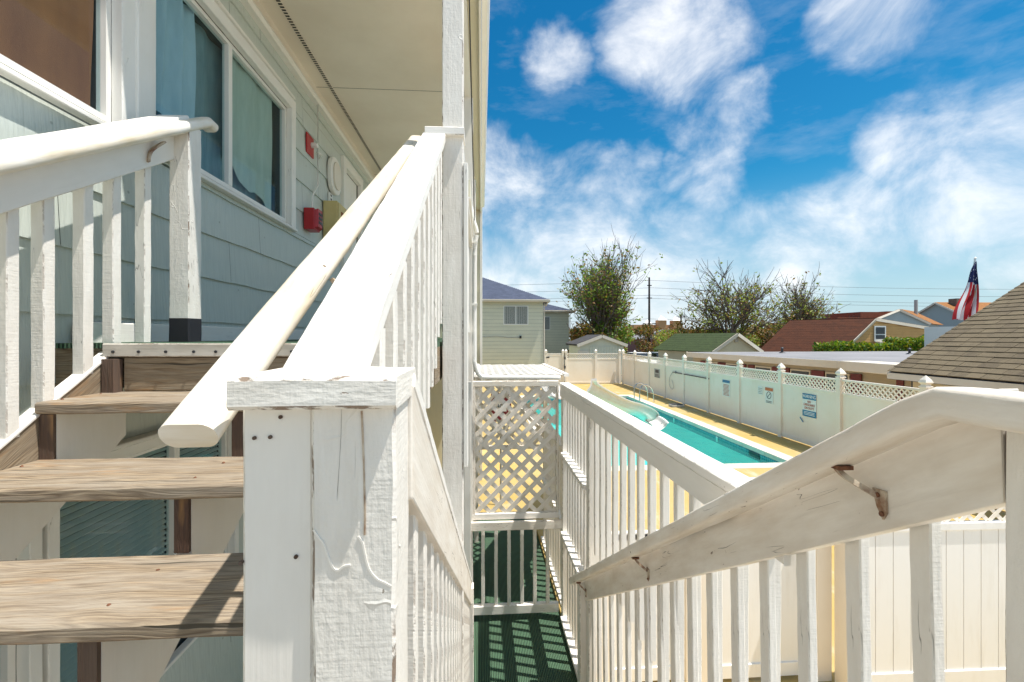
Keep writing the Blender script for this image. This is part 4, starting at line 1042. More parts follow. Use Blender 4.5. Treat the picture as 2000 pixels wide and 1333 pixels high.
ng = fence_run('side_gate', 'smooth white vinyl gate panel with latch holes seen between the stair balusters', [(1.80, 3.62), (2.81, 3.62)], solid_z=(-2.74, -1.20), top=-1.18, lat_on=False, caps=False, vm='vinyl_near')
lw = fence_run('low_vinyl_fence', 'lower smooth white vinyl fence section left of the latched gate panel', [(.98, 3.64), (1.72, 3.64)], solid_z=(-2.74, -1.62), top=-1.60, lat_on=False, caps=False, vm='vinyl_near')
for x in (2.40, 2.46): m = MB(); m.box(x, x+.02, 3.612, 3.626, -2.28, -2.20); m.build('latch_hole', 'rust', ng)

# signs on the long fence (face towards the pool, -x)
SX = FX-.020
def sign(name, label, y0, y1, z0, z1, parts, back='sign_white'):
    r_ = thing(name, label, 'sign', (SX, (y0+y1)/2, z0))
    m = MB(); m.box(SX-.006, SX, y0, y1, z0, z1); m.build('board', back, r_)
    for (a, b, c, d_, mt) in parts:
        m = MB(); Y0 = y1-(y1-y0)*a; Y1 = y1-(y1-y0)*b; m.box(SX-.009, SX-.0065, min(Y0, Y1), max(Y0, Y1), z0+(z1-z0)*c, z0+(z1-z0)*d_); m.build('print', mt, r_)
    return r_
def bars(n, lo, hi, mt='sign_grey'):
    return [(.1+.06*rnd.random(), .8+.12*rnd.random(), lo+(hi-lo)*i/n, lo+(hi-lo)*(i+.45)/n, mt) for i in range(n)]
rz = (R(90), 0, R(-90))
s5 = sign('warning_sign', 'blue and white WARNING no lifeguard on duty sign on the long fence', 10.93, 11.42, -2.07, -1.48, [(0, 1, .76, 1, 'sign_blue'), (0, 1, 0, .27, 'sign_blue')])
text('WARNING', .115, (SX-.011, 11.175, -1.55), rz, 'lettering_white', s5, sx=.85)
for s_, z in (('NO', -1.685), ('LIFEGUARD', -1.765), ('ON DUTY', -1.85)): text(s_, .085, (SX-.011, 11.175, z), rz, 'lettering_red', s5, sx=.9)
for i in range(3): m = MB(); m.box(SX-.0115, SX-.0095, 10.98, 11.37, -1.955-i*.035, -1.942-i*.035); m.build('small_print', 'lettering_white', s5)
sign('pool_rules_sign', 'tall notice with a blue header and fine print on the long fence', 14.93, 15.40, -2.07, -1.50, [(0, 1, .84, 1, 'sign_blue')] + bars(9, .08, .78, 'lettering_red'), 'sign_white')
sign('small_notice', 'small white notice left of the orange headed sign', 13.12, 13.36, -1.75, -1.50, bars(4, .1, .9, 'sign_grey'))
s4 = sign('diving_sign', 'white sign with orange header and a round no diving symbol', 12.64, 13.0, -1.96, -1.50, [(0, 1, .80, 1, 'sign_orange')] + bars(2, .04, .2, 'sign_black'))
m = MB(); n = 20; m.sweep([(SX-.01, 12.82+.10*math.cos(i*2*math.pi/n), -1.72+.10*math.sin(i*2*math.pi/n)) for i in range(n+1)], [(-.008, -.002), (.008, -.002), (.008, .002), (-.008, .002)], up=(1, 0, .001), caps=False); m.build('symbol_ring', 'sign_black', s4)
m = MB(); m.beam((SX-.010, 12.75, -1.65), (SX-.010, 12.89, -1.79), .016, .004, up=(1, 0, 0)); m.build('symbol_bar', 'sign_black', s4)
sign('far_notice', 'small grey notice near the far corner of the long fence', 21.0, 21.7, -1.97, -1.55, [(.2, .8, .55, .9, 'sign_black')] + bars(3, .05, .45, 'sign_black'), 'sign_grey')
r_ = thing('tape_scrap', 'short slanted blue strip stuck below the WARNING sign', 'tape', (SX, 11.45, -2.2))
m = MB(); m.beam((SX-.004, 11.52, -2.13), (SX-.004, 11.40, -2.24), .03, .004, up=(1, 0, 0)); m.build('strip', 'sign_blue', r_)
r_ = thing('cleaning_pole', 'long thin dark pole hung level along the top of the long fence', 'pole', (SX, 18, -1.6))
m = MB(); m.tube([(SX-.03, 19.5, -1.56), (SX-.03, 16.3, -1.56)], .018, 6); m.build('shaft', 'sign_black', r_)
for y in (19.2, 16.5): m = MB(); m.box(SX-.04, SX, y, y+.04, -1.6, -1.48); m.build('hook', 'sign_grey', r_)
r_ = thing('hanging_cord', 'thin grey cord looped down from the end of the dark pole', 'cord', (SX, 19.6, -1.6))
m = MB(); m.tube(tubepath([(SX-.03, 19.5, -1.56), (SX-.03, 19.8, -1.8), (SX-.03, 19.85, -2.15), (SX-.03, 19.6, -2.32), (SX-.03, 19.4, -2.2), (SX-.03, 19.6, -1.9)]), .010, 6); m.build('cord', 'sign_grey', r_)

# ================================================================== NEIGHBOUR ROOF (right)
nr = thing('shingled_house', 'low cream house with a big weathered tan shingle roof at far right', 'house', (12, 6, -2.83))
EX, EZ, PS, YG = 9.6, -.80, .61, 10.15
m = MB(); m.box(9.98, 18.5, 2.0, YG-.25, -2.83, EZ-.02); m.build('wall', 'wall_cream', nr)
RXr = 14.6
m = MB(); rzv = EZ+PS*(RXr-EX)
m.prism([(EX, YG-.04, EZ-.06), (RXr, YG-.04, rzv-.06), (2*RXr-EX, YG-.04, EZ-.06), (2*RXr-EX, YG-.04, EZ-.2), (EX, YG-.04, EZ-.2)], (0, 2.0-YG, 0)); m.build('roof_deck', 'shingle_dark', nr)
m = MB(); m.beam((EX-.01, 2.0, EZ-.12), (EX-.01, YG, EZ-.12), .02, .14); m.build('fascia', 'fascia_white', nr)
m = MB(); m.beam((EX, YG-.01, EZ-.13), (RXr, YG-.01, rzv-.13), .03, .12); m.build('rake_board', 'fascia_white', nr)
us = Vector((1, 0, PS)).normalized(); ny = Vector((0, 1, 0)); nn = us.cross(ny).normalized(); nn = nn if nn.z > 0 else -nn
tabs = []; expo = .19; tw = .32; row = 0
L = (RXr-EX)/us.x
while row*expo < L:
    y = YG + rnd.uniform(0, tw) - tw*.0
    y = YG
    yy = y - (row % 2)*tw*.5 - rnd.uniform(-.04, .04)
    edges = [YG]
    while edges[-1] > 3.: edges.append((yy if len(edges) == 1 else edges[-1]) - tw*rnd.uniform(.85, 1.15) if len(edges) > 1 else min(yy, YG-.08))
    for a, b in zip(edges, edges[1:]): tabs.append((row, b, a))
    row += 1
def tabbox(m, row, b, a):
    s0 = row*expo; hsz = (expo*.62, (a-b)/2-.004, .008)
    c = Vector((EX, (a+b)/2, EZ)) + us*(s0+expo*.55) + nn*(-.035+.022+rnd.uniform(0, .005))
    tilt = .075; u2 = (us - nn*tilt).normalized(); n2 = (nn + us*tilt).normalized()
    m.obox(c, (u2, ny, n2), hsz)
def vis(t): x = EX+us.x*t[0]*expo; return ((t[1]+t[2])/2 > 6.6 - 0*x) and x/((t[1]+t[2])/2) < 1.42
seen = sorted([t for t in tabs if vis(t)], key=lambda t: t[0]*.19*.9 - t[1])[:290]
sset = set(seen); mb = MB()
for t in tabs:
    if t in sset: q = MB(); tabbox(q, *t); q.build('shingle', 'shingle_tan', nr)
    else: tabbox(mb, *t)
o = mb.build('shingles', 'shingle_tan', nr); o['kind'] = 'stuff'
m = MB()
for i in range(5):
    for j in range(10):
        z0 = -2.80+i*.39; y0 = 2.05+j*.8+(i % 2)*.4
        if y0+.78 < YG-.25: m.box(9.965, 9.979, y0, y0+.785, z0, z0+.375)
o = m.build('wall_blocks', 'wall_cream', nr); o['kind'] = 'stuff'

# ================================================================== LOW FLAT-ROOFED BUILDING beyond the fence
fb_ = thing('flat_roofed_building', 'long low building with a grey flat roof, white fascia and maroon shutters', 'building', (14, 18, -2.83))
poly = [(10.65, 22.9), (10.35, 22.2), (11.45, 13.9), (12.4, 9.0), (24.0, 9.0), (24.0, 23.4)]
m = MB(); m.prism([(x, y, -.88) for x, y in poly], (0, 0, .08)); m.build('roof', 'roof_felt', fb_)
for a, b in zip(poly[:4], poly[1:4]):
    m = MB(); m.beam((a[0]-.03, a[1], -.90), (b[0]-.03, b[1], -.90), .05, .24); m.build('fascia', 'fascia_white', fb_)
m = MB(); m.beam((10.70, 22.95, -.9), (24, 23.45, -.9), .05, .2); m.build('fascia', 'fascia_white', fb_)
m = MB(); m.prism([(11.0, 22.3, -2.83), (12.1, 13.9, -2.83), (12.9, 9.2, -2.83), (23.8, 9.2, -2.83), (23.8, 23.1, -2.83), (11.0, 23.0, -2.83)], (0, 0, 1.95)); m.build('wall', 'wall_beige', fb_)
wa, wb = Vector((11.0, 22.3, 0)), Vector((12.1, 13.9, 0)); wd_ = (wb-wa).normalized(); wn_ = Vector((-abs(wd_.y), 0, 0)) 
for i, t in enumerate((.12, .30, .52, .74, .92)):
    c = wa.lerp(wb, t)
    def panel(c0, w_, z0, z1, off, mt, nm, par):
        q = MB(); q.obox(c0+Vector((-off, 0, (z0+z1)/2)), (wd_, Vector((-wd_.y, wd_.x, 0)), Vector((0, 0, 1))), (w_/2, .02, (z1-z0)/2)); return q.build(nm, mt, par)
    wo = panel(c, .9, -2.0, -1.22, .03, 'fascia_white', 'window', fb_)
    panel(c, .78, -1.94, -1.28, .05, 'window_dark', 'pane', wo)
    for s_ in (-1, 1): panel(c+wd_*(s_*.68), .36, -2.02, -1.2, .04, 'shutter_maroon', 'shutter', wo)
m = MB(); m.box(11.25, 12.2, 11.0, 13.6, -1.06, -.76); m.build('porch_hood', 'fascia_white', fb_, bevel=.02)
m = MB(); m.box(12.35, 12.5, 11.2, 12.3, -1.6, -1.15); m.build('window', 'window_dark', fb_)
m = MB(); m.box(12.3, 12.42, 12.5, 13.0, -1.9, -1.12); m.build('shutter', 'shutter_maroon', fb_)
for (x, y) in ((14.6, 21.2), (19.5, 19.5)):
    m = MB(); m.lathe((x, y, -.80), [(.16, 0), (.10, .04), (.05, .06), (.05, .24), (.09, .24), (.0, .30)], 10); m.build('roof_vent', 'sign_black', fb_)

# ================================================================== HOUSES BEHIND
def gable(name, label, A, apex, B, base, ext, wallm, roofm, over=.3, cat='house', trim=True, lap=0):
    """gable polygon in plan: A (left eave), apex, B (right eave), extruded along ext; roof slabs on top"""
    A, apex, B, ext = Vector(A), Vector(apex), Vector(B), Vector(ext)
    r_ = thing(name, label, cat, ((A.x+B.x)/2, (A.y+B.y)/2, -2.83))
    A0, B0 = Vector((A.x, A.y, base)), Vector((B.x, B.y, base))
    m = MB(); m.prism([A0, A, apex, B, B0], ext); m.build('wall', wallm, r_)
    e = ext.normalized()
    for P_, Q_ in ((A, apex), (B, apex)):
        dd = (P_-Q_).normalized(); n_ = dd.cross(e).normalized(); n_ = n_ if n_.z > 0 else -n_
        st_ = Q_ + n_*.02 - e*over; en = P_ + dd*over + n_*.02 - e*over
        m = MB(); m.prism([st_, en, en+n_*.12, st_+n_*.12], ext + e*2*over); m.build('roof', roofm, r_)
        if trim:
            m = MB(); m.beam(Q_+n_*.03-e*(over+.03), P_+dd*over+n_*.03-e*(over+.03), .05, .22, up=n_); m.build('rake_board', 'fascia_white', r_)
        k = 0; sl = (en-st_).length; mm = MB()
        while k*.28 < sl:
            c = st_+dd*(k*.28+.14)+n_*(.135+.0) + ext*.5 + e*over
            mm.obox(c, (dd, e, n_), (.135, ext.length/2+over, .012)); k += 1
        o = mm.build('shingle_courses', roofm, r_); o['kind'] = 'stuff'
    if lap:
        mm = MB(); z = base; k = 0; nrm = -e
        top = apex.z
        while z < top-.1:
            def xat(P_, z):
                if z <= P_.z: return P_
                t = (z-P_.z)/(apex.z-P_.z); return P_.lerp(apex, t)
            L_, R_ = xat(A, z+lap), xat(B, z+lap); L_ = Vector((L_.x, L_.y, z)); R_ = Vector((R_.x, R_.y, z))
            if (R_-L_).length > .2:
                mm.obox((L_+R_)/2+Vector((0, 0, lap/2))+nrm*.05, ((R_-L_).normalized(), e, Vector((0, 0, 1))), ((R_-L_).length/2, .02, lap/2-.012))
            z += lap
        o = mm.build('lap_siding', wallm, r_); o['kind'] = 'stuff'
    return r_
# blue roofed motel wing (hip roof), nearer part
def hiphouse(name, label, x0, x1, y0, y1, eave, ridge_h, wallm, roofm, wins_, group=None):
    r_ = thing(name, label, 'building', ((x0+x1)/2, y0, -2.83), group)
    m = MB(); m.box(x0, x1, y0, y1, -2.83, eave); m.build('wall', 'siding_gap', r_)
    z = -2.80; mm = []
    while z < eave-.05:
        q = MB(); h_ = min(.262, eave-z-.005)
        q.obox(((x0+x1)/2, y0-.018, z+h_/2), ((1,0,0),(0,1,.06),(0,-.06,1)), ((x1-x0)/2+.02, .012, h_/2)); q.build('siding_course', wallm, r_)
        q = MB(); q.box(x1, x1+.03, y0-.03, y1, z, z+h_); q.build('siding_course', wallm, r_)
        z += .272
    ov = .45; e0 = eave-.02; run = (y1-y0)/2+ov; rx0 = x0-ov; rx1 = x1+ov; yl, yh = y0-ov, y1+ov; zr_ = eave+ridge_h
    ym = (y0+y1)/2; rxa = rx1-run
    m = MB()
    m.face([(rx0-6, yl, e0+.14), (rx1, yl, e0+.14), (rxa, ym, zr_), (rx0-6, ym, zr_)]); m.face([(rx1, yl, e0+.14), (rx1, yh, e0+.14), (rxa, ym, zr_)]); m.face([(rx1, yh, e0+.14), (rx0-6, yh, e0+.14), (rx0-6, ym, zr_), (rxa, ym, zr_)])
    m.face([(rx0-6, yl, e0), (rx1, yl, e0), (rx1, yh, e0), (rx0-6, yh, e0)]); m.build('roof', roofm, r_)
    # shingle courses
    sl = Vector((0, ym-yl, zr_-e0-.14)); Ls = sl.length; sd_ = sl.normalized(); k = 0; q = MB(); nn_ = Vector((0, -sd_.z, sd_.y))
    while k*.16 < Ls-.2:
        t = (k*.16+.08)/Ls; xr = rx1-run*t; c = Vector(((rx0-6+xr)/2, yl, e0+.14))+sd_*(k*.16+.08)+nn_*.012
        q.obox(c, (Vector((1,0,0)), (sd_-nn_*.08).normalized(), (nn_+sd_*.08).normalized()), ((xr-rx0+6)/2, .085, .008)); k += 1
    o = q.build('shingle_courses', roofm, r_); o['kind'] = 'stuff'
    m = MB(); m.box(rx0-6, rx1+.02, yl-.03, yl, e0-.04, e0+.16); m.build('fascia', 'fascia_white', r_); m = MB(); m.box(rx1, rx1+.03, yl, yh, e0-.04, e0+.16); m.build('fascia', 'fascia_white', r_)
    for (a, b, c, d_) in wins_:
        q = MB(); q.box(a-.07, b+.07, y0-.06, y0-.02, c-.07, d_+.07); wo = q.build('window', 'sign_white', r_); mid = (a+b)/2
        for (p_, s_) in ((a, mid-.04), (mid+.04, b)):
            q = MB(); q.box(p_, s_, y0-.07, y0-.061, c, d_); q.build('pane', 'drape_grey', wo)
            x = p_+.06
            while x < s_-.03: q = MB(); q.box(x, x+.045, y0-.078, y0-.071, c, d_); q.build('drape_fold', 'sign_grey', wo); x += .14
    return r_
h1 = hiphouse('motel_wing', 'two storey pale green wing with a slate blue hipped roof straight ahead', -12, 4.62, 34, 44, 2.62, 2.6, 'siding_far', 'shingle_blue', [(1.72, 3.45, .95, 2.25)])
m = MB(); m.tube(tubepath([(-.5, 33.93, .02), (.5, 33.93, .0), (1.2, 33.93, .03), (2.0, 33.93, -.06), (2.9, 33.93, -.05)]), .02, 6); m.build('cable', 'sign_grey', h1)
m = MB(); m.box(2.85, 3.0, 33.85, 33.95, -.13, .06); m.build('junction_box', 'sign_black', h1)
h2 = hiphouse('motel_wing', 'farther pale green wing whose blue roof peeks out behind the first wing', -2, 9.0, 46.5, 56, 2.55, 1.9, 'siding_far', 'shingle_blue', [(5.2, 7.0, .75, 2.0)])
m = MB(); m.tube([(9.12, 46.4, -2.8), (9.12, 46.4, 2.3), (9.4, 46.1, 2.5)], .05, 6); m.build('downspout', 'sign_white', h2)
m = MB(); m.sweep([(-12, 33.48, 2.66), (5.1, 33.48, 2.66)], [(-.06, -.06), (.05, -.06), (.07, .06), (-.06, .06)]); m.build('gutter', 'fascia_white', h1)
m = MB(); m.tube(tubepath([(4.95, 33.5, 2.6), (4.85, 33.85, 2.3), (4.72, 33.93, 2.1), (4.72, 33.93, -2.8)], 3), .045, 6); m.build('downspout', 'fascia_white', h1)
for x, z in ((1.2, 3.9), (2.6, 3.4)): m = MB(); m.tube([(x, 36.2, z-.6), (x, 36.2, z)], .05, 8); m.build('vent_pipe', 'sign_grey', h1)
m = MB(); m.sweep([(-2, 45.98, 2.58), (9.5, 45.98, 2.58)], [(-.06, -.06), (.05, -.06), (.07, .06), (-.06, .06)]); m.build('gutter', 'fascia_white', h2)
# the yellowish paved ramp strip at the base of the wing
m = MB(); m.box(-6, 4.6, 31.5, 33.9, -2.86, -2.80); m.build('path', 'yellow_deck', kind='structure')
# shed
sh = gable('garden_shed', 'small pale shed with a grey gable roof behind the far pool fence', (7.2, 33, -.62), (8.82, 33, .0), (10.5, 33, -.62), -2.83, (0, 4, 0), 'siding_far', 'shingle_dark', over=.22, cat='shed')
m = MB(); m.box(7.05, 7.9, 32.94, 32.98, -2.83, -1.0); m.build('door', 'fascia_white', sh)
for i in range(12): m = MB(); m.box(7.95+i*.21, 7.95+i*.21+.195, 32.95, 32.985, -2.83, -.72+.0*i); m.build('board', 'siding_far', sh)
# green roofed cottage
gr_ = gable('green_roofed_cottage', 'cottage with a mossy green roof and a cream gable', (15.75, 30, -1.0), (17.35, 30, .12), (18.95, 30, -1.0), -2.83, (-1.6, 5.6, 0), 'wall_cream', 'shingle_green', over=.18)
m = MB(); m.box(17.25, 17.5, 29.93, 29.98, -.38, -.1); m.build('gable_vent', 'wall_beige', gr_)
# dark red roof
A_, B_ = Vector((29.1, 32, 1.22)), Vector((26.2, 35.7, 1.22)); ext = (B_-A_)*1.0
rh = gable('red_roofed_house', 'house with a deep maroon roof and a tan clapboard gable', (26.45, 32, -1.25), (29.15, 32, 1.24), (33.2, 32, .62), -2.83, ext*1.15, 'siding_tan', 'shingle_red', over=.12, lap=.2)
m = MB(); m.box(29.1, 30.0, 31.86, 31.92, -.35, .80); wo = m.build('window', 'sign_white', rh); m = MB(); m.box(29.2, 29.9, 31.84, 31.859, .2, .7); m.build('pane', 'window_dark', wo); m = MB(); m.box(29.2, 29.9, 31.84, 31.859, -.18, .12); m.build('pane', 'window_dark', wo)
m = MB(); m.box(29.15, 30.2, 31.5, 31.86, -.75, -.36); ac = m.build('air_conditioner', 'fascia_white', rh, bevel=.02); m = MB(); m.box(29.45, 30.05, 31.48, 31.499, -.68, -.44); m.build('grille', 'sign_black', ac)
m = MB(); m.box(29.2, 29.4, 31.88, 31.9, .0, .0+.001); 
# orange roofs
o1 = gable('orange_roofed_house', 'grey gabled house with an orange shingle roof', (43.6, 48, 1.7), (46.9, 48, 2.95), (50.3, 48, 1.5), -2.83, (5.5, 4.0, 0), 'wall_grey', 'shingle_orange', over=.3)
o2 = gable('orange_roofed_house', 'higher orange roof with a dark chimney behind the flag', (62.0, 53, 2.0), (62.0, 58, 4.55), (62.0, 63, 2.0), -2.83, (24, 0, 0), 'wall_grey', 'shingle_orange', over=.3)
o1['group'] = o2['group'] = 'orange roofed houses'
m = MB(); m.box(63.2, 64.4, 56.5, 57.6, 2.5, 5.1); m.build('chimney', 'bark', o2)
m = MB(); m.tube([(50.8, 50.0, 2.0), (50.8, 50.0, 4.3)], .18, 10); m.build('flue', 'sign_grey', o1)
bb = thing('brick_building', 'stepped red brick building beyond the tan gable', 'building', (52, 62, -2.83))
for (x0, x1, zt_) in ((54.3, 58.0, 3.0), (58.0, 62.3, 3.8), (62.3, 68, 3.9)): m = MB(); m.box(x0, x1, 66, 74, -2.83, zt_); m.build('brick_block', 'brick_red', bb)
m = MB(); m.box(46.5, 54.0, 66.5, 72, -2.83, 2.2); m.build('brick_block', 'brick_red', bb)
# white block beside the flag
wbk = thing('white_annex', 'small white annex wall with dark openings under the flag', 'building', (26, 22, -2.83))
m = MB(); m.box(25.4, 27.0, 22.0, 24.5, -2.83, .55); m.build('wall', 'sign_white', wbk)
for i in range(3): m = MB(); m.box(25.7+i*.45, 25.95+i*.45, 21.96, 21.99, -.5, .1); m.build('window', 'drape_grey', wbk)
m = MB(); m.box(25.2, 25.6, 21.8, 22.2, -2.83, .68); m.build('corner_post', 'sign_white', wbk)
# far hotel with turrets
ht = thing('turreted_hotel', 'distant tan hotel with little white pointed turrets on the skyline', 'hotel', (47, 120, -2.83))
m = MB(); m.box(41.0, 54.5, 120, 130, -2.83, 3.2); m.build('wall', 'hotel_tan', ht)
for (x, zt_) in ((44.6, 3.9), (48.4, 5.0), (52.4, 4.9)):
    m = MB(); m.box(x-1.1, x+1.1, 118.8, 121, -2.83, zt_-.6); tw_ = m.build('turret', 'hotel_tan', ht)
    m = MB(); m.lathe((x, 119.9, zt_-.6), [(1.9, 0), (0, 1.3)], 4, math.pi/4); m.build('turret_roof', 'sign_white', tw_)
for i in range(6): m = MB(); m.box(41.8+i*2.1, 42.9+i*2.1, 119.8, 119.95, 1.1, 2.4); m.build('balcony', 'wall_beige', ht)
dk = thing('dark_house', 'dark maroon house front behind the parked cars', 'house', (31, 72, -2.83))
m = MB(); m.box(25.8, 33.0, 72, 80, -2.83, -.4); m.build('wall', 'shutter_maroon', dk); m = MB(); m.prism([(25.3, 71.6, -.4), (33.5, 71.6, -.4), (29.4, 71.6, 1.2)], (0, 9, 0)); m.build('roof', 'roof_felt', dk)
for x in (26.6, 28.6, 30.6): m = MB(); m.box(x, x+1.1, 71.9, 71.99, -2.6, -1.2); m.build('window', 'window_dark', dk)

# ================================================================== FLAG
fl = thing('flag', 'draped star spangled flag with an emblem on a slanting white pole', 'flag', (16, 14, -.5))
T, Bq = Vector((16.30, 14, 2.50)), Vector((15.98, 14, .35))
m = MB(); m.tube([Bq, T + (T-Bq).normalized()*.10], .028, 8); m.build('pole', 'sign_white', fl)
m = MB(); m.lathe(T + (T-Bq).normalized()*.10, [(0, -.03), (.045, 0), (0, .05)], 8); m.build('finial', 'sign_white', fl)
mb = MB(); n1, n2 = 30, 34
def fp(t, q):       # t down the hanging cloth, q across it from the free edge to the hoist side
    Lf = T.lerp(Vector((15.50, 14, .55)), t**1.15) + Vector((-.05*math.sin(t*9), 0, 0)); Rt = T.lerp(Vector((16.20, 14, .60)), t) + Vector((.10*math.sin(t*3.1), 0, 0))
    pnt = Lf.lerp(Rt, q)
    return pnt + Vector((.03*math.sin(q*21+t*5)*t, -.05 + .10*math.sin(q*15+t*3)*t**.6, .05*math.sin(q*9)*t))
mb.v = [fp(j/n1, i/n2) for j in range(n1+1) for i in range(n2+1)]
for j in range(n1):
    for i in range(n2):
        a = j*(n2+1)+i; mb.f.append((a, a+1, a+n2+2, a+n2+1)); mb.uv.append([(q[0], abs(2*q[1]-1)*.95+.02) for q in ((j/n1, i/n2), (j/n1, (i+1)/n2), ((j+1)/n1, (i+1)/n2), ((j+1)/n1, i/n2))])
mb.smooth = True; mb.build('cloth', 'flag_cloth', fl)

# ================================================================== POLES AND WIRES
def upole(x, y, zt_, arms, label):
    r_ = thing('utility_pole', label, 'utility pole', (x, y, -2.83), 'utility poles')
    m = MB(); m.lathe((x, y, -2.83), [(.19, 0), (.12, zt_+2.83), (0, zt_+2.83)], 8); m.build('shaft', 'dark_pole', r_)
    for z, w_ in arms: m = MB(); m.box(x-w_, x+w_, y-.12, y-.02, z-.06, z+.06); m.build('cross_arm', 'dark_pole', r_)
    return r_
upole(22.6, 60, 8.0, [(1.75, .9), (5.2, .35), (6.9, .3)], 'tall dark utility pole left of the bare trees')
upole(30.6, 68, 3.4, [(3.0, .8)], 'short distant utility pole just left of the broad bare tree')
upole(47.6, 60, 2.7, [(2.3, .3)], 'small dark utility pole beside the red brick building')
for i, (zA, zB, off) in enumerate(((7.6, 7.2, 0), (6.6, 6.1, .3), (5.6, 5.1, .3), (5.2, 4.6, -.3), (2.4, 1.9, 0))):
    r_ = thing('power_line', ('topmost overhead wire leaving the tip of the tall utility pole', 'second overhead wire from the top of the tall utility pole', 'third overhead wire down the tall utility pole', 'fourth overhead wire just above the middle of the tall pole', 'lowest overhead wire at the cross arm of the tall pole')[i], 'wire', (22.6, 60, zA), 'overhead wires')
    p0 = Vector((-30, 66, zA-.2)); p1 = Vector((22.6+off, 60, zA)); p2 = Vector((95, 62, zB))
    m = MB()
    for a, b in ((p0, p1), (p1, p2)): m.tube([a.lerp(b, t/12) - Vector((0, 0, (1-(2*t/12-1)**2)*.5)) for t in range(13)], .018, 4)
    m.build('wire', 'wire', r_)

# ================================================================== CARS (roofs above the far fence)
def car(x, y, rot, mt, label):
    r_ = thing('parked_car', label, 'car', (0, 0, -2.83), 'cars parked beyond the fence')
    prof = [(-2.2, .35), (2.2, .35), (2.25, .75), (2.1, .95), (1.2, 1.02), (-2.1, 1.05), (-2.25, .8)]
    m = MB(); m.prism([(a, -.85, z-2.83) for a, z in prof], (0, 1.7, 0)); m.build('body', mt, r_, bevel=.06)
    cab = [(1.25, 1.02), (.55, 1.46), (-1.1, 1.48), (-1.9, 1.05)]
    m = MB(); m.prism([(a*.98, -.72, z-2.83) for a, z in cab], (0, 1.44, 0)); m.build('cabin', 'car_glass', r_, bevel=.05)
    m = MB(); m.box(-1.12, .58, -.66, .66, -2.83+1.465, -2.83+1.50); m.build('roof', mt, r_, bevel=.02)
    for a in (-1.4, 1.4):
        for b in (-.87, .72):
            m = MB(); m.prism([(a+.33*math.cos(t), b, -2.83+.33+.33*math.sin(t)) for t in [k*2*math.pi/16 for k in range(16)]], (0, .15, 0)); wh = m.build('wheel', 'tyre', r_)
            m = MB(); m.prism([(a+.19*math.cos(t), b-.01, -2.83+.33+.19*math.sin(t)) for t in [k*2*math.pi/12 for k in range(12)]], (0, .17, 0)); m.build('rim', 'car_silver', wh)
    for b in (-.6, .45): m = MB(); m.box(2.2, 2.27, b, b+.2, -2.83+.66, -2.83+.8); m.build('headlight', 'sign_white', r_)
    r_.location = (x, y, 0); r_.rotation_euler = (0, 0, rot)
    return r_
car(13.1, 37, R(-88), 'car_white', 'white car at the left end of the parked row beyond the fence')
car(15.2, 37.5, R(-92), 'car_silver', 'silver car in the middle of the parked row')
car(17.0, 37, R(-90), 'car_white', 'white car just left of the dark car in the parked row')
car(18.9, 37.5, R(-90), 'car_black', 'dark car at the right end of the parked row')
m = MB(); m.box(9.5, 60, 34.5, 70, -2.86, -2.845); m.build('parking_lot', 'roof_felt', kind='structure')

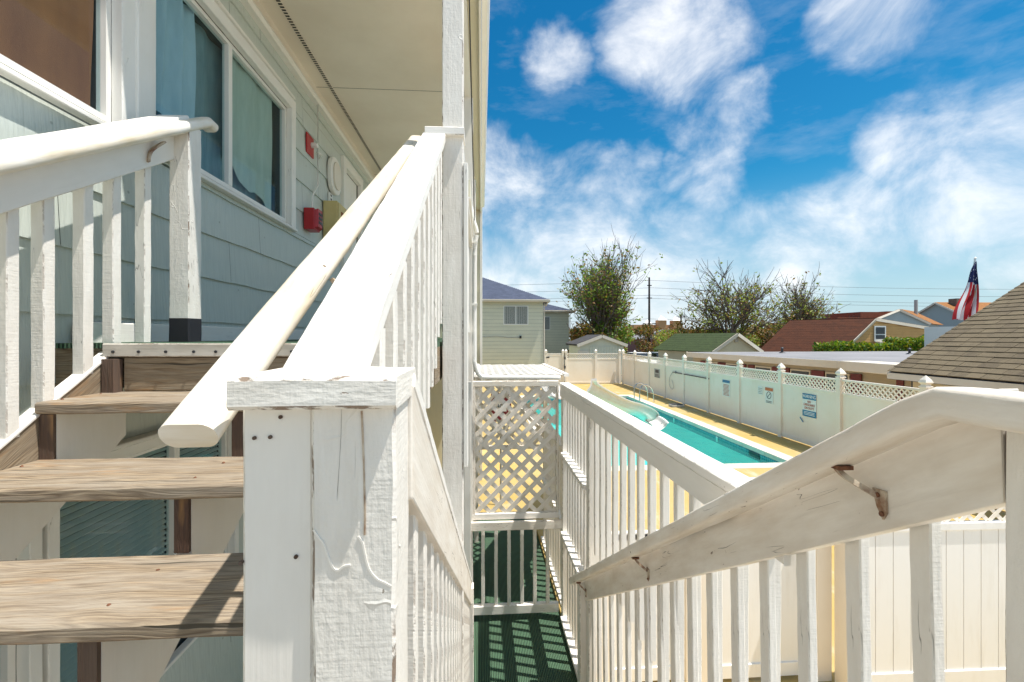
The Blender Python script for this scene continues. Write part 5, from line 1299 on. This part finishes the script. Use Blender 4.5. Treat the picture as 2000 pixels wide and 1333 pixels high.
# ================================================================== TREES
def tree(x, y, H, Wd, seed, leafm, label, nleaf=1600, base=-2.83, spread=.55, lsz=.16, trunk_r=.22, low=.2, up=.75, stems=3, depth=5, clump=3):
    rg = random.Random(seed); r_ = thing('street_tree', label, 'tree', (x, y, base), 'trees beyond the fence')
    tr_ = MB(); tips = []
    def limb(p, d_, L_, rad, lv):
        n = 4; pts = [p]; dd = d_.copy()
        for i in range(n):
            dd = (dd + Vector((rg.uniform(-1, 1), rg.uniform(-1, 1), rg.uniform(-.5, 1)*up))*.13).normalized(); pts.append(pts[-1]+dd*L_/n)
        sd_ = 6 if lv < 2 else 4 if lv < 3 else 3
        b0 = len(tr_.v)
        for i, q in enumerate(pts):
            rr_ = rad*(1-.55*i/n); t = (pts[min(i+1, n)]-pts[max(i-1, 0)]).normalized(); a = t.cross(Vector((.3, .8, .1))).normalized(); c = t.cross(a)
            for k in range(sd_): tr_.v.append(q+a*rr_*math.cos(k*6.283/sd_)+c*rr_*math.sin(k*6.283/sd_))
        for i in range(n):
            for k in range(sd_):
                j = (k+1) % sd_; tr_.f.append((b0+i*sd_+k, b0+i*sd_+j, b0+(i+1)*sd_+j, b0+(i+1)*sd_+k)); tr_.uv.append([(0, 0)]*4)
        if lv >= 2: tips.extend(pts[1:])
        if lv < depth:
            kids = {0: stems+2, 1: 5, 2: 4, 3: 3, 4: 2}[lv]
            for k in range(kids):
                t = rg.uniform(.35, 1.0) if k else 1.0; q = pts[min(n, int(t*n))]
                ang = rg.uniform(.25, spread+.25) if k else rg.uniform(.05, .25); az = rg.uniform(0, 6.283)
                ax_ = dd.cross(Vector((math.cos(az), math.sin(az), .1))).normalized(); nd = (Matrix.Rotation(ang, 3, ax_) @ dd)
                nd.z += .10*up; nd.normalize(); limb(q, nd, L_*rg.uniform(.58, .82), rad*(1-.55*t)*.62+.004, lv+1)
    for s_ in range(stems):
        az = s_*6.283/stems+rg.uniform(0, 1); tilt = rg.uniform(.08, spread*.7)
        limb(Vector((0, 0, 0)), Vector((math.sin(tilt)*math.cos(az), math.sin(tilt)*math.sin(az), math.cos(tilt))), 1.0, trunk_r/ H*2.4, 0)
    mx = max(v.z for v in tr_.v); sc_ = H/mx; wx = max(abs(v.x) for v in tips); wsc = Wd/2/wx
    def tf(v): return Vector((v.x*wsc, v.y*wsc, v.z*sc_))
    O = Vector((x, y, base))
    tr_.v = [tf(v)+O for v in tr_.v]; tips = [tf(v)+O for v in tips]
    tr_.smooth = True; tr_.build('trunk', 'bark', r_)
    lf_ = MB(); 
    for i in range(nleaf):
        q = rg.choice(tips); hz_ = (q.z-base)/H
        if rg.random() < max(0, (hz_-low))*1.05: continue
        q = q+Vector((rg.gauss(0, 1), rg.gauss(0, 1), rg.gauss(0, 1)))*.22
        for k in range(clump):
            c = q+Vector((rg.gauss(0, 1), rg.gauss(0, 1), rg.gauss(0, 1)))*lsz*.8
            a = Vector((rg.gauss(0, 1), rg.gauss(0, 1), rg.gauss(0, .6))).normalized(); b = a.cross(Vector((rg.gauss(0, 1), rg.gauss(0, 1), rg.gauss(0, 1)))).normalized(); s2 = lsz*rg.uniform(.5, 1.1)
            lf_.face([c-a*s2, c+b*s2*.5, c+a*s2, c-b*s2*.5])
    lf_.build('crown', leafm, r_)
    return r_
tree(10.9, 42, 13.6, 12.0, 11, 'leaf_green', 'tall half leafed green tree behind the far motel wing and shed', 4600, low=.0, trunk_r=.20, lsz=.20, depth=4, stems=4, spread=.42)
tree(28.2, 50, 11.6, 13.5, 5, 'leaf_olive', 'broad nearly bare tree right of the tall utility pole', 1500, low=.05, trunk_r=.26, spread=.75, lsz=.20, depth=4, clump=4)
tree(36.2, 50, 10.9, 8.2, 23, 'leaf_olive', 'sparse tree with upright twigs above the dark red roof', 900, low=.05, trunk_r=.18, spread=.5, lsz=.20, depth=4, clump=4)
tree(43.5, 52, 5.6, 6, 31, 'leaf_olive', 'low thin tree behind the ridge of the maroon roof', 500, low=.1, trunk_r=.12, lsz=.15)
# shrubs massed under the trees, one by one
def shrub(x, y, H, Wd, seed, leafm, label, n=1300):
    rg = random.Random(seed); r_ = thing('shrub', label, 'shrub', (x, y, -2.83), 'shrubs beyond the fence')
    m = MB(); 
    for k in range(7): 
        a = rg.uniform(0, 6.28); m.tube([(x, y, -2.83), (x+math.cos(a)*Wd*.22, y+math.sin(a)*Wd*.22, -2.83+H*.5), (x+math.cos(a)*Wd*.4, y+math.sin(a)*Wd*.4, -2.83+H*.85)], .03, 4)
    m.build('stem', 'bark', r_)
    lf_ = MB(); cl = [(Vector((rg.uniform(-.38, .38)*Wd, rg.uniform(-.38, .38)*Wd, H*rg.uniform(.18, .82))), rg.uniform(.14, .26)*Wd) for k in range(11)]
    for i in range(n):
        c0, rr_ = rg.choice(cl); v = Vector((rg.gauss(0, 1), rg.gauss(0, 1), rg.gauss(0, 1))).normalized()*rr_*rg.uniform(.55, 1.1); v.z *= .8
        c = Vector((x, y, -2.83))+c0+v
        if c.z < -2.83: continue
        a = Vector((rg.gauss(0, 1), rg.gauss(0, 1), rg.gauss(0, 1))).normalized(); b = a.cross(Vector((rg.gauss(0, 1), 1, rg.gauss(0, 1)))).normalized(); s2 = .15*rg.uniform(.6, 1.3)
        lf_.face([c-a*s2, c+b*s2*.6, c+a*s2, c-b*s2*.6])
    lf_.build('crown', leafm, r_)
for i, (x, y, H, Wd, lm, lab) in enumerate([
  (11.6, 41.0, 4.4, 4.2, 'leaf_green', 'bright green shrub right of the shed under the tall tree'), (9.6, 41, 4.8, 4.5, 'leaf_rust', 'dark shrub between the far wing and the shed'),
  (21.5, 51, 3.6, 5, 'leaf_olive', 'yellow green shrub left of the green roofed cottage'), (25.2, 53, 4.6, 6, 'leaf_rust', 'rusty brown shrub behind the mossy green roof'),
  (29.0, 52, 4.4, 6, 'leaf_olive', 'olive shrub at the foot of the broad bare tree'), (32.6, 52, 4.2, 6, 'leaf_rust', 'brown shrub left of the maroon roof'),
  (26.8, 47, 2.9, 5, 'leaf_olive', 'low olive shrub above the cream gable'), (36.5, 54, 4.8, 6, 'leaf_rust', 'rust coloured shrub behind the sparse tree'), (22.2, 58, 4.6, 5, 'leaf_rust', 'brown shrub around the base of the tall utility pole')]):
    shrub(x, y, H, Wd, 100+i, lm, lab, 2600)
# hedge in front of the tan gable
hd = thing('hedge', 'bright green hedge in front of the tan clapboard gable', 'hedge', (27.5, 28.5, -2.83))
rg = random.Random(3); lf_ = MB()
for i in range(9000):
    t = rg.random(); xx = 22.2+t*8.0; yy = 28.6+rg.uniform(-.6, .6); hh_ = 2.3+.25*noise.noise(Vector((xx*.9, 0, 0)))+(.35 if t > .62 else 0)
    c = Vector((xx, yy, -2.83+hh_*rg.random()**.35+rg.gauss(0, .08)))
    a = Vector((rg.gauss(0, 1), rg.gauss(0, 1), rg.gauss(0, 1.3))).normalized(); b = a.cross(Vector((1, rg.gauss(0, 1), rg.gauss(0, 1)))).normalized(); s2 = .13*rg.uniform(.6, 1.3)
    lf_.face([c-a*s2, c+b*s2*.5, c+a*s2, c-b*s2*.5])
lf_.build('crown', 'leaf_hedge', hd)
m = MB()
for i in range(9): m.tube([(23.2+i*.95, 28.6, -2.83), (23.3+i*.95, 28.6, -1.5)], .04, 4)
m.build('stem', 'bark', hd)
# distant low tree line
tl = MB(); rg = random.Random(9)
for i in range(16000):
    xx = rg.uniform(-60, 170); yy = 150+rg.uniform(-6, 6); hh_ = 5.2+1.6*noise.noise(Vector((xx*.07, 1, 0)))+.8*noise.noise(Vector((xx*.31, 3, 0)))
    c = Vector((xx, yy, -2.83+hh_*rg.random()**.5)); a = Vector((rg.gauss(0, 1), rg.gauss(0, 1), rg.gauss(0, 1))).normalized(); b = a.cross(Vector((0, 1, .3))).normalized(); s2 = .5*rg.uniform(.6, 1.3)
    tl.face([c-a*s2, c+b*s2*.6, c+a*s2, c-b*s2*.6])
tl.build('distant_treeline', 'leaf_rust', kind='stuff')
